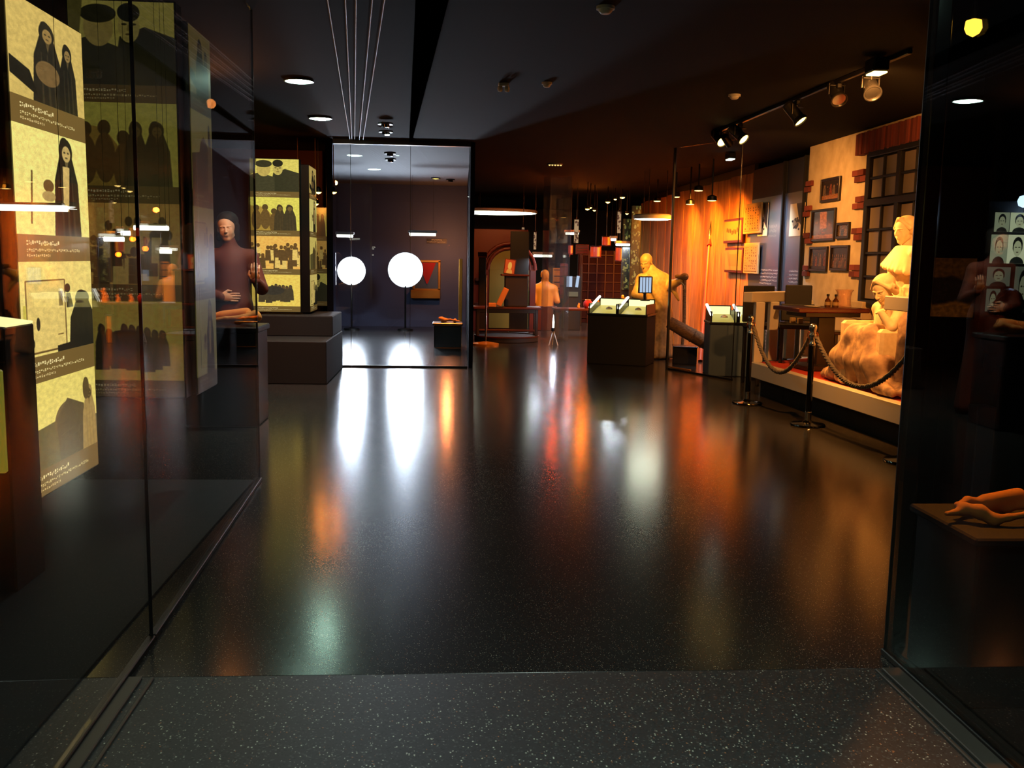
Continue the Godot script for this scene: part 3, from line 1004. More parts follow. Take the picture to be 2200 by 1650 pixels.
# ------------------------------------------------------------------ room built behind the front glass for its mirror view of the hall
func build_front_room() -> void:
	var z0 := -12.9
	var z1 := -20.4
	mat("room_side", Color(0.055, 0.06, 0.08), 0.95, 0.0, 0.1)
	struct("wall_room_left", prism([Vector2(-1.53, z0 - 0.02), Vector2(-1.61, z0 - 0.02), Vector2(-2.63, z1), Vector2(-2.55, z1)], 0, TOP), mats.room_side)
	struct("wall_room_right", prism([Vector2(0.28, z0 - 0.02), Vector2(0.34, z0 - 0.02), Vector2(0.44, z1), Vector2(0.38, z1)], 0, TOP), mats.room_side)
	slab("wall_room_back", Vector3(-2.7, 0, z1 - 0.15), Vector3(0.44, TOP, z1), mats.room_grey if mats.has("room_grey") else mat("room_grey", Color(0.30, 0.34, 0.46), 0.9))  # blue-grey colour paints in the bluish glare veil around the flash
	struct("ceiling", prism([Vector2(-1.53, z0 - 0.1), Vector2(0.28, z0 - 0.1), Vector2(0.38, z1), Vector2(-2.54, z1)], TOP - 0.03, TOP), mat("room_top", Color(0.30, 0.31, 0.33), 0.8))
	var xs := [-1.5, -1.29, -0.505, 0.27]
	for i in 3:
		glass_wall("glass_panel", ["narrow glass panel at the left end of the room front", "middle glass panel of the room front before the two bright flash discs", "glass panel at the right end of the room front"][i], Vector3(xs[i], 0, z0), Vector3(xs[i + 1], 0, z0), TOP - 0.07, mats.glass)
	slab("trim_6", Vector3(-1.52, TOP - 0.065, z0 - 0.03), Vector3(0.28, TOP, z0 + 0.03), mats.black)
	# two glowing discs on stands, built for the camera flash mirrored in the glass
	for q in [[755, 582, 0.29, "smaller blazing white disc built for a flash reflection, farther from the red picture"], [871, 580, 0.36, "larger blazing white disc built for a flash reflection, next to the red picture"]]:
		var p := at(q[0], q[1], 19.4)
		var r: float = q[2]
		var o := thing("flash_reflection", q[3], "lamp", Vector3(p.x, 0, p.z))
		part(o, "base", lathe([[0, 0], [0.16, 0], [0.15, 0.03], [0.03, 0.05], [0, 0.05]], 24), mats.black)
		part(o, "pole", rod(0.018, p.y - r, 12), mats.black, Vector3(0, 0.04, 0))
		var turned := Basis(Vector3.RIGHT, PI / 2)
		var st := start()
		add_lathe(st, [[0, -0.22], [r * 0.5, -0.2], [r * 0.95, -0.06], [r, 0.0], [r * 0.97, 0.0], [r * 0.93, -0.03]], 32, Vector3.ZERO, turned)
		part(o, "housing", finish(st), mats.black, Vector3(0, p.y, 0))
		var s2 := start()
		add_lathe(s2, [[0, -0.03], [r * 0.94, -0.03], [r * 0.9, -0.005], [r * 0.5, 0.03], [0, 0.04]], 32, Vector3.ZERO, turned)
		part(o, "lamp_face", finish(s2), mats.flash_glow, Vector3(0, p.y, 0))
		spot(o, Vector3(p.x, p.y, p.z + 0.08), Vector3(p.x + 0.12, p.y + 0.9, p.z + 5), Color(0.86, 0.92, 1.0), 9.0 * r / 0.3, 62, 0.9, 0.12)
	# framed red picture with a gilt ledge under it
	var fp := at(916, 592, 20.3)
	var f := thing("framed_picture", "gilt framed red pennant on the back wall of the glass room", "picture", Vector3(fp.x, fp.y, -20.39))
	var st3 := start()
	for e in [[-0.27, 0, 0.05, 0.62], [0.27, 0, 0.05, 0.62], [0, 0.30, 0.59, 0.05], [0, -0.30, 0.59, 0.05]]:
		add_box(st3, Vector3(e[0], e[1], 0.03), Vector3(e[2], e[3], 0.05), 0.006)
	part(f, "frame", finish(st3), mats.gold)
	part(f, "backing", box(Vector3(0.5, 0.56, 0.02), 0.002), mats.blue_grey, Vector3(0, 0, 0.012))
	var st4 := start()
	quad(st4, Vector3(-0.17, 0.27, 0.03), Vector3(0.2, 0.27, 0.03), Vector3(0.03, -0.17, 0.04), Vector3(0.0, -0.17, 0.04), Vector3.BACK)
	quad(st4, Vector3(-0.17, 0.27, 0.022), Vector3(0.2, 0.27, 0.022), Vector3(0.03, -0.17, 0.024), Vector3(0.0, -0.17, 0.024), Vector3.FORWARD)
	part(f, "red_pennant", finish(st4), mats.red_cloth)
	var gb := at(914, 630, 20.3)
	solo("gilt_plaque", box(Vector3(0.62, 0.18, 0.05), 0.006), mats.gold, "low gilt panel under the framed red pennant", "plaque", Vector3(gb.x, gb.y - 0.02, -20.33))
	var gp := at(1000, 600, 19.0)
	solo("gilt_post", box(Vector3(0.07, gp.y + 0.4, 0.07), 0.008), mats.gold, "slim gilt post at the right end of the glass room", "post", Vector3(0.24, (gp.y + 0.4) * 0.5, gp.z))
	omni(self, Vector3(gp.x - 0.35, 1.7, -19.6), Color(1, 0.6, 0.35), 1.1)
	# small sign of two printed lines over the picture
	var sp := at(938, 518, 20.3)
	var im := Image.create(128, 32, false, Image.FORMAT_RGB8)
	im.fill(Color(0.1, 0.11, 0.13))
	marks(im, 0.25, 0.1, 0.5, 0.3, Color(0.8, 0.8, 0.72))
	marks(im, 0.03, 0.55, 0.9, 0.25, Color(0.7, 0.7, 0.62))
	solo("wall_sign", panel(0.42, 0.1, 0.01), printed("sign_print", im, 0.5), "small dark sign of pale print above the red pennant", "sign", Vector3(sp.x, sp.y, -20.395))
	# tube lamps built for lamp reflections in the front glass
	for q in [[741, 508, 34, 18.0, "short white tube built for a lamp reflection above the smaller flash disc"], [908, 505, 56, 18.0, "long white tube built for a lamp reflection above the larger flash disc"]]:
		var p := at(q[0], q[1], q[3])
		tube_lamp(p, q[2] / FOCAL * q[3], q[4])
	# plinth with the amber cloth
	var pc := at(962, 690, 16.0)
	var pl := thing("plinth", "dark plinth in the glass room carrying the small amber cloth", "plinth", Vector3(pc.x, 0, pc.z))
	part(pl, "body", box(Vector3(0.45, pc.y - 0.06, 0.4), 0.01), mats.black, Vector3(0, (pc.y - 0.06) * 0.5, 0))
	part(pl, "top", box(Vector3(0.5, 0.04, 0.44), 0.01), mats.black, Vector3(0, pc.y - 0.04, 0))
	cloth("small amber cloth on the plinth inside the glass room", Vector3(pc.x, pc.y - 0.015, pc.z), 0.62, 2.4)
	spot(self, Vector3(pc.x, 2.85, pc.z + 0.3), Vector3(pc.x, pc.y, pc.z), Color(1, 0.55, 0.2), 24.0, 9)

func tube_lamp(p: Vector3, w: float, label: String) -> void:
	var o := thing("tube_lamp", label, "lamp", p)
	part(o, "housing", box(Vector3(w + 0.04, 0.05, 0.12), 0.008), mats.off_white, Vector3(0, 0.06, 0))
	part(o, "light_tube", box(Vector3(w, 0.05, 0.09), 0.02), mats.strip_light, Vector3(0, 0.01, 0))
	for s in [-1, 1]:
		part(o, "hanger", rod(0.002, TOP - p.y - 0.085, 5, 0.0005), mats.cable, Vector3(s * w * 0.4, 0.085, 0))
	area(o, p + Vector3(0, -0.03, 0), Vector3.DOWN, Color(0.90, 0.95, 1.0), 1.6, Vector2(w, 0.08))

# ------------------------------------------------------------------ the stage set on the right
const WALL_X := 4.7
const STAGE_Y := 0.36

func prism(pts: Array, y0: float, y1: float) -> Mesh:          # upright prism over a convex outline of Vector2(x, z)
	var st := start()
	st.set_smooth_group(-1)
	var mid := Vector3.ZERO
	for p in pts:
		mid += Vector3(p.x, 0, p.y) / pts.size()
	for i in pts.size():
		var a := Vector3(pts[i].x, y0, pts[i].y)
		var b := Vector3(pts[(i + 1) % pts.size()].x, y0, pts[(i + 1) % pts.size()].y)
		var up := Vector3(0, y1 - y0, 0)
		var out := (a + b) * 0.5 - mid
		out.y = 0.0
		quad(st, a, b, b + up, a + up, out)
		if i > 0 and i < pts.size() - 1:
			var o := Vector3(pts[0].x, y0, pts[0].y)
			tri(st, o, a, b, Vector3.DOWN)
			tri(st, o + up, a + up, b + up, Vector3.UP)
	return finish(st)

func beam(a: Vector3, b: Vector3, h: float, w: float, bev := 0.006) -> Mesh:     # a box from a to b, on a node at the origin
	var st := start()
	var d := (b - a)
	var l := d.length()
	var x := d / l
	var z := x.cross(Vector3.UP if absf(x.y) < 0.95 else Vector3.RIGHT).normalized()
	var y := z.cross(x)
	add_box(st, (a + b) * 0.5, Vector3(l, h, w), bev, Basis(x, y, z))
	return finish(st)

func build_stage() -> void:
	var pl := Vector2(3.45, -10.66)
	var pr := Vector2(3.72, -7.05)
	var dir := (pr - pl).normalized()
	var inn := Vector2(-dir.y, dir.x)
	if inn.x < 0:
		inn = -inn
	var s := thing("stage", "low white-fronted stage with red carpet under the two pale statues", "stage")
	var bl := Vector2(WALL_X - 0.02, -11.4)
	var br := Vector2(WALL_X - 0.02, -6.95)
	part(s, "carpet", prism([pl + inn * 0.10, pr + inn * 0.10, br, bl], STAGE_Y - 0.06, STAGE_Y), mats.carpet)
	part(s, "base", prism([pl + inn * 0.12 + dir * 0.06, pr + inn * 0.12, br, bl + Vector2(0, 0.05)], 0.0, STAGE_Y - 0.06), mats.black_matt)
	var a := Vector3(pl.x, 0, pl.y)
	var b := Vector3(pr.x, 0, pr.y)
	var off := Vector3(inn.x, 0, inn.y) * 0.05
	part(s, "fascia", beam(a + off + Vector3(0, 0.28, 0), b + off + Vector3(0, 0.28, 0), 0.17, 0.1), mats.white_paint)
	# railing at the left end
	var r := thing("railing", "white railing of square posts at the far end of the stage", "railing")
	var e1 := Vector3(WALL_X - 0.35, 0, -11.42)
	part(r, "top_rail", beam(a + Vector3(-0.06, 1.10, 0.0), e1 + Vector3(0, 1.10, 0), 0.115, 0.12), mats.white_paint)
	for k in [0.03, 0.29, 0.62, 0.96]:
		var q := a.lerp(e1, k) + Vector3(0.06, 0, 0)
		part(r, "post", box(Vector3(0.105, 1.045 - STAGE_Y, 0.1), 0.006), mats.white_paint, q + Vector3(0, STAGE_Y + (1.045 - STAGE_Y) * 0.5, 0))
	# pillar and ledge at the right end
	var p := thing("railing", "white end post with grey ledge in front of the standing statue", "railing")
	var pp := Vector3(3.715, 0, -7.36)
	part(p, "post", box(Vector3(0.10, 1.24 - STAGE_Y, 0.12), 0.006), mats.white_paint, pp + Vector3(0, STAGE_Y + (1.24 - STAGE_Y) * 0.5, 0))
	part(p, "ledge", beam(pp + Vector3(0.02, 1.18, -0.04), pp + Vector3(-0.015, 1.18, -0.42), 0.115, 0.13), mats.white_paint)
	# back wall
	var z_l := on_x(1733, 450, WALL_X).z
	var wall := struct("wall_exhibit", box(Vector3(0.12, TOP - STAGE_Y + 0.3, 7.2 + z_l * -1.0 - 12.5 + 0.0), 0.004), mats.cream, Vector3(WALL_X + 0.06, (TOP + STAGE_Y - 0.3) * 0.5, 0))
	var z_r := -5.6
	wall.mesh = box(Vector3(0.12, TOP, z_r - z_l), 0.004)
	wall.position = Vector3(WALL_X + 0.06, TOP * 0.5, (z_r + z_l) * 0.5)
	var local := func(v: Vector3) -> Vector3: return v - wall.position
	# brick quoins: clusters of two courses, each brick a part
	var clusters := [[1740, 401, -1, 2], [1737, 454, -1, 2], [1739, 512, 1, 2], [1735, 582, 0, 2], [1852, 378, 1, 2], [1853, 435, -1, 2], [1850, 503, 1, 2], [1842, 582, 0, 2]]
	var n := 0
	for c in clusters:
		var m: Vector3 = on_x(c[0], c[1], WALL_X)
		var span := 0.32 if c[0] > 1800 else 0.2
		for row in 2:
			var y := m.y + (0.037 if row == 0 else -0.037)
			var count := 2 if c[0] > 1800 else 1
			var shift: float = (0.04 if (row == 0) == (c[2] > 0) else -0.03) * (0.0 if c[2] == 0 else 1.0)
			for k in count:
				var w := span / count
				var z := m.z - shift + (k - (count - 1) * 0.5) * w
				part(wall, "brick", box(Vector3(0.05, 0.066, w - 0.008), 0.004), mats["brick_%d" % (n % 3)], local.call(Vector3(WALL_X - 0.012 - 0.004 * (n % 2), y, z)))
				n += 1
	# lintel of upright bricks over the window
	var v0 := on_x(1853, 300, WALL_X)
	var v1 := on_x(2030, 300, WALL_X)
	var nb := 30
	for k in nb:
		var z := lerpf(v0.z, v1.z, (k + 0.5) / nb)
		var w := absf(v1.z - v0.z) / nb
		part(wall, "brick", box(Vector3(0.09, 0.235 + 0.006 * (k % 2), w - 0.008), 0.005), mats["brick_%d" % ((k * 7 + k / 3) % 3)], local.call(Vector3(WALL_X - 0.035 - 0.006 * (k % 3), 2.835, z)))
	part(wall, "mortar", box(Vector3(0.06, 0.22, absf(v1.z - v0.z)), 0.003), mats.mortar, local.call(Vector3(WALL_X - 0.02, 2.835, (v0.z + v1.z) * 0.5)))
	# window: frame, transom, bars, panes
	var zw0 := on_x(1870, 480, WALL_X).z
	var zw1 := on_x(2010, 480, WALL_X).z
	var y0 := 1.06
	var y1 := 2.70
	var win := Node3D.new()
	win.name = "window_1"
	add_child(win)
	win.set_meta("kind", "structure")
	win.position = Vector3(WALL_X - 0.03, 0, 0)
	var zm := on_x(1936, 480, WALL_X).z
	part(win, "back_board", box(Vector3(0.02, y1 - y0, zw1 - zw0), 0.002), mats.black_matt, Vector3(0.02, (y0 + y1) * 0.5, (zw0 + zw1) * 0.5))
	for z in [zw0, zm, zw1]:
		part(win, "frame_post", box(Vector3(0.07, y1 - y0, 0.085), 0.006), mats.window_frame, Vector3(-0.01, (y0 + y1) * 0.5, z))
	var yt := on_x(1900, 433, WALL_X).y
	for y in [y0, yt, y1]:
		part(win, "frame_rail", box(Vector3(0.075, 0.075, zw1 - zw0), 0.006), mats.window_frame, Vector3(-0.012, y, (zw0 + zw1) * 0.5))
	var lit := mat("frosted_pane", Color(0.55, 0.50, 0.44), 0.4)
	for side in [[zw0, zm], [zm, zw1]]:
		var za: float = side[0] + 0.045
		var zb: float = side[1] - 0.045
		var zc := (za + zb) * 0.5
		for band in [[y0 + 0.04, yt - 0.04, 4], [yt + 0.04, y1 - 0.04, 2]]:
			part(win, "bar", box(Vector3(0.04, band[1] - band[0], 0.03), 0.004), mats.window_frame, Vector3(-0.012, (band[0] + band[1]) * 0.5, zc))
			var h: float = (band[1] - band[0]) / band[2]
			for k in band[2]:
				if k > 0:
					part(win, "bar", box(Vector3(0.04, 0.026, zb - za), 0.004), mats.window_frame, Vector3(-0.012, band[0] + h * k, zc))
				for c in 2:
					var zz := (za + zc) * 0.5 if c == 0 else (zc + zb) * 0.5
					part(win, "pane", box(Vector3(0.008, h - 0.03, (zb - za) * 0.5 - 0.02), 0.001), lit, Vector3(0.0, band[0] + h * (k + 0.5), zz))
	var sill := on_x(1852, 672, WALL_X)
	struct("trim_7", box(Vector3(0.12, 0.2, 0.42), 0.008), mats.cream, Vector3(WALL_X - 0.06, 0.98, sill.z + 0.05))

func build_stage_things() -> void:
	# framed photographs on the cream wall
	var fr := [[1767, 382, 1808, 433, "small framed photo highest on the cream wall"], [1746, 449, 1797, 518, "largest framed photo, in the middle of the cream wall"], [1800, 478, 1828, 513, "smallest framed photo, right of the largest one"], [1742, 530, 1780, 583, "lower left framed photo on the cream wall"], [1787, 527, 1826, 582, "lower right framed photo on the cream wall, with a light reflected"]]
	for i in 5:
		var q: Array = fr[i]
		var a := on_x(q[0], (q[1] + q[3]) * 0.5, WALL_X)
		var b := on_x(q[2], (q[1] + q[3]) * 0.5, WALL_X)
		var t := on_x((q[0] + q[2]) * 0.5, q[1], WALL_X).y
		var d := on_x((q[0] + q[2]) * 0.5, q[3], WALL_X).y
		var w := absf(a.z - b.z)
		var h := t - d
		var o := thing("framed_photo", q[4], "picture", Vector3(WALL_X - 0.002, (t + d) * 0.5, (a.z + b.z) * 0.5), -PI / 2, "framed photos on the cream wall")
		var st := start()
		for e in [[-w * 0.5 + 0.015, 0, 0.03, h], [w * 0.5 - 0.015, 0, 0.03, h], [0, h * 0.5 - 0.015, w - 0.06, 0.03], [0, -h * 0.5 + 0.015, w - 0.06, 0.03]]:
			add_box(st, Vector3(e[0], e[1], 0.015), Vector3(e[2], e[3], 0.03), 0.004)
		part(o, "frame", finish(st), mats.dark_wood)
		part(o, "photo", panel(w - 0.055, h - 0.055, 0.012), printed("old_photo_%d" % i, old_photo(i), 0.25))
	# table
	var tp := Vector3(3.98, 0, -10.0)
	var t := thing("table", "dark wooden pedestal table on the stage holding the glass vase", "table", Vector3(tp.x, STAGE_Y, tp.z), 0.1)
	var th := at(1770, 660, 10.0).y - STAGE_Y
	part(t, "table_top", box(Vector3(0.80, 0.045, 0.62), 0.008), mats.red_wood, Vector3(0, th - 0.022, 0))
	part(t, "apron", box(Vector3(0.62, 0.05, 0.46), 0.005), mats.dark_wood, Vector3(0.03, th - 0.07, 0))
	part(t, "pedestal", box(Vector3(0.2, th - 0.15, 0.2), 0.01), mats.dark_wood, Vector3(0.03, (th - 0.15) * 0.5 + 0.05, 0))
	part(t, "base", box(Vector3(0.5, 0.06, 0.42), 0.01), mats.dark_wood, Vector3(0.03, 0.031, 0))
	var top := STAGE_Y + th
	# vase, bottles, box, plate
	var vp := Vector3(at(1813, 650, 9.95).x, top, -9.95)
	solo("vase", lathe([[0, 0], [0.075, 0], [0.08, 0.01], [0.072, 0.05], [0.070, 0.12], [0.08, 0.165], [0.098, 0.192], [0.094, 0.192], [0.074, 0.163], [0.064, 0.12], [0.066, 0.05], [0.07, 0.02], [0, 0.015]], 20, true), mats.vase_glass, "wide flared amber glass vase on the pedestal table", "vase", vp)
	var bottle := [[0, 0], [0.03, 0], [0.032, 0.02], [0.03, 0.075], [0.012, 0.1], [0.011, 0.12], [0.015, 0.122], [0.015, 0.14], [0, 0.14]]
	for q in [[1778, 0.0, "bottle nearest the chair on the pedestal table", 1.0], [1795, -0.08, "bottle close beside the amber vase", 1.1]]:
		var bp := at(q[0], 655, 9.98 + q[1])
		var o := thing("bottle", q[2], "bottle", Vector3(bp.x, top, bp.z), 0.0, "bottles on the pedestal table")
		var st := start()
		add_lathe(st, bottle.slice(0, 6) + [[0, 0.12]], 16)
		part(o, "body", finish(st), mats.amber_glass if mats.has("amber_glass") else mat("amber_glass", Color(0.30, 0.17, 0.07), 0.1))
		part(o, "cap", rod(0.016, 0.024, 12), mats.black, Vector3(0, 0.119, 0))
		part(o, "label_band", lathe([[0.0325, 0.025], [0.0325, 0.06]], 16), mats.paper)
	var cp := at(1787, 656, 10.02)
	solo("cup", lathe([[0, 0], [0.028, 0], [0.036, 0.07], [0.033, 0.07], [0.026, 0.006], [0, 0.006]], 16), mats.paper, "small pale cup between the two bottles", "cup", Vector3(cp.x, top, cp.z - 0.02))
	var pp := at(1745, 657, 9.95)
	solo("plate", lathe([[0, 0], [0.05, 0], [0.085, 0.012], [0.083, 0.016], [0.05, 0.006], [0, 0.005]], 24), mats.off_white, "pale plate at the chair end of the pedestal table", "plate", Vector3(pp.x, top, pp.z))
	# chair with a high dark back
	var cx := at(1714, 700, 10.72)
	var c := thing("chair", "dark chair with solid high back behind the pedestal table", "chair", Vector3(cx.x, STAGE_Y, cx.z), -0.3)
	part(c, "seat", box(Vector3(0.42, 0.06, 0.42), 0.012), mats.chair_black, Vector3(0, 0.42, 0))
	var bk := part(c, "backrest", box(Vector3(0.30, 0.36, 0.045), 0.02), mats.chair_black, Vector3(0, 0.70, -0.2))
	part(c, "lower_back", box(Vector3(0.38, 0.20, 0.05), 0.015), mats.chair_black, Vector3(0, 0.56, -0.195))
	for q in [[-1, -1], [1, -1], [-1, 1], [1, 1]]:
		part(c, "leg", box(Vector3(0.04, 0.395, 0.04), 0.005), mats.chair_black, Vector3(q[0] * 0.18, 0.198, q[1] * 0.18))
	for s in [-1, 1]:
		part(c, "armrest", box(Vector3(0.05, 0.04, 0.40), 0.01), mats.chair_black, Vector3(s * 0.22, 0.62, 0))
		part(c, "stretcher", box(Vector3(0.025, 0.03, 0.34), 0.004), mats.chair_black, Vector3(s * 0.18, 0.15, 0))
	# second chair back seen above the railing
	var c2p := at(1632, 700, 11.25)
	var dc := thing("chair", "dark chair beyond the railing, its back just above the top rail", "chair", Vector3(3.90, 0, -11.5), 0.2)
	part(dc, "seat", box(Vector3(0.42, 0.06, 0.42), 0.012), mats.chair_black, Vector3(0, 0.72, 0))
	part(dc, "backrest", box(Vector3(0.42, 0.45, 0.045), 0.02), mats.chair_black, Vector3(0, 0.98, -0.2))
	for q in [[-1, -1], [1, -1], [-1, 1], [1, 1]]:
		part(dc, "leg", box(Vector3(0.04, 0.70, 0.04), 0.005), mats.chair_black, Vector3(q[0] * 0.18, 0.35, q[1] * 0.18))
	# stool
	var sp := at(1815, 720, 10.1)
	var so := thing("stool", "small red-brown wooden stool between table and armchair", "stool", Vector3(sp.x + 0.07, STAGE_Y, sp.z - 0.1), -0.15)
	part(so, "seat", box(Vector3(0.36, 0.035, 0.30), 0.006), mats.red_wood, Vector3(0, 0.385, 0))
	for q in [[-1, -1], [1, -1], [-1, 1], [1, 1]]:
		part(so, "leg", box(Vector3(0.035, 0.37, 0.035), 0.004), mats.dark_wood, Vector3(q[0] * 0.15, 0.185, q[1] * 0.12))
	for s in [-1, 1]:
		part(so, "stretcher", box(Vector3(0.28, 0.025, 0.02), 0.003), mats.dark_wood, Vector3(0, 0.13, s * 0.12))
	# two little boxes under the table by the chair
	for q in [[1721, "pale box nearer the chair under the table edge"], [1733, "pale box nearer the pedestal under the table edge"]]:
		var bp := at(q[0], 703, 10.4)
		solo("small_box", box(Vector3(0.055, 0.065, 0.05), 0.003), mats.paper, q[1], "box", Vector3(bp.x, STAGE_Y + 0.45 + 0.033, cx.z + 0.05 + (0.06 if q[0] > 1725 else 0.0)), Vector3.ZERO, "small boxes on the chair seat")
	# red drape by the window
	var dp := on_x(1872, 690, 4.55)
	var st := start()
	for i in 5:
		add_tube(st, [Vector3(0, 0, -0.09 + 0.045 * i), Vector3(-0.01, 0.3, -0.06 + 0.045 * i), Vector3(0.0, 0.72, -0.03 + 0.03 * i)], [0.035, 0.03, 0.022], 8)
	solo("red_drape", finish(st), mats.dark_red, "dark red drape hanging beside the window behind the seated statue", "drape", Vector3(4.60, STAGE_Y + 0.005, dp.z + 0.08))
	# stanchions and rope
	var posts := []
	for q in [[1605, 867, "rope post nearer the white railing"], [1735, 914, "rope post in the middle of the stage front"], [2040, 1010, "rope post beyond the dark glass edge, at the stage end"]]:
		var f := on_y(q[0], q[1], 0.0)
		if q[0] == 2040:
			f = Vector3(3.50, 0, -6.95)
		var o := thing("rope_post", q[2], "post", f, 0.0)
		part(o, "base", lathe([[0, 0], [0.155, 0], [0.16, 0.008], [0.155, 0.018], [0.05, 0.03], [0.03, 0.05], [0, 0.05]], 32), mats.black_gloss)
		part(o, "pole", rod(0.027, 0.62, 20), mats.black_gloss, Vector3(0, 0.13, 0))
		part(o, "foot_sleeve", rod(0.029, 0.09, 20), mats.steel, Vector3(0, 0.04, 0))
		part(o, "neck", lathe([[0, 0], [0.03, 0], [0.03, 0.02], [0.02, 0.03], [0.02, 0.07], [0.034, 0.085], [0.034, 0.105], [0.024, 0.12], [0.03, 0.14], [0.036, 0.165], [0.03, 0.19], [0.012, 0.2], [0, 0.2]], 20, true), mats.steel, Vector3(0, 0.745, 0))
		var hk := start()
		for s in [-1, 1]:
			var ring := []
			for i in 13:
				var a := TAU * i / 12.0
				ring.append(Vector3(s * 0.02, 0.84 + 0.03 * sin(a), s * (0.045 + 0.025 * cos(a))))
			add_tube(hk, ring, [0.005], 6)
		part(o, "rope_hook", finish(hk), mats.brass)
		posts.append(f)
	for i in 2:
		var a: Vector3 = posts[i] + Vector3(0.01, 0.82, 0.07)
		var b: Vector3 = posts[i + 1] + Vector3(-0.0, 0.82, -0.07)
		var sag := 0.40 if i == 0 else 0.34
		var st2 := start()
		var steps := 60
		for strand in 3:
			var pts := []
			for k in steps + 1:
				var u := float(k) / steps
				var p := a.lerp(b, u) - Vector3(0, sag * 4.0 * u * (1.0 - u), 0)
				var ph := TAU * (u * 14.0 + strand / 3.0)
				var side := (b - a).cross(Vector3.UP).normalized()
				pts.append(p + (side * cos(ph) + Vector3.UP * sin(ph)) * 0.012)
			add_tube(st2, pts, [0.013], 6)
		solo("barrier_rope", finish(st2), mats.rope, ["twisted grey rope between the railing post and the middle post", "twisted grey rope hanging before the seated statue"][i], "rope")

# ------------------------------------------------------------------ statues
func facing(d: Vector3, roll := 0.0) -> Basis:       # z towards d, y as upright as that allows
	var z := d.normalized()
	var x := Vector3.UP.cross(z).normalized()
	var y := z.cross(x)
	return Basis(x, y, z) * Basis(Vector3.BACK, roll)

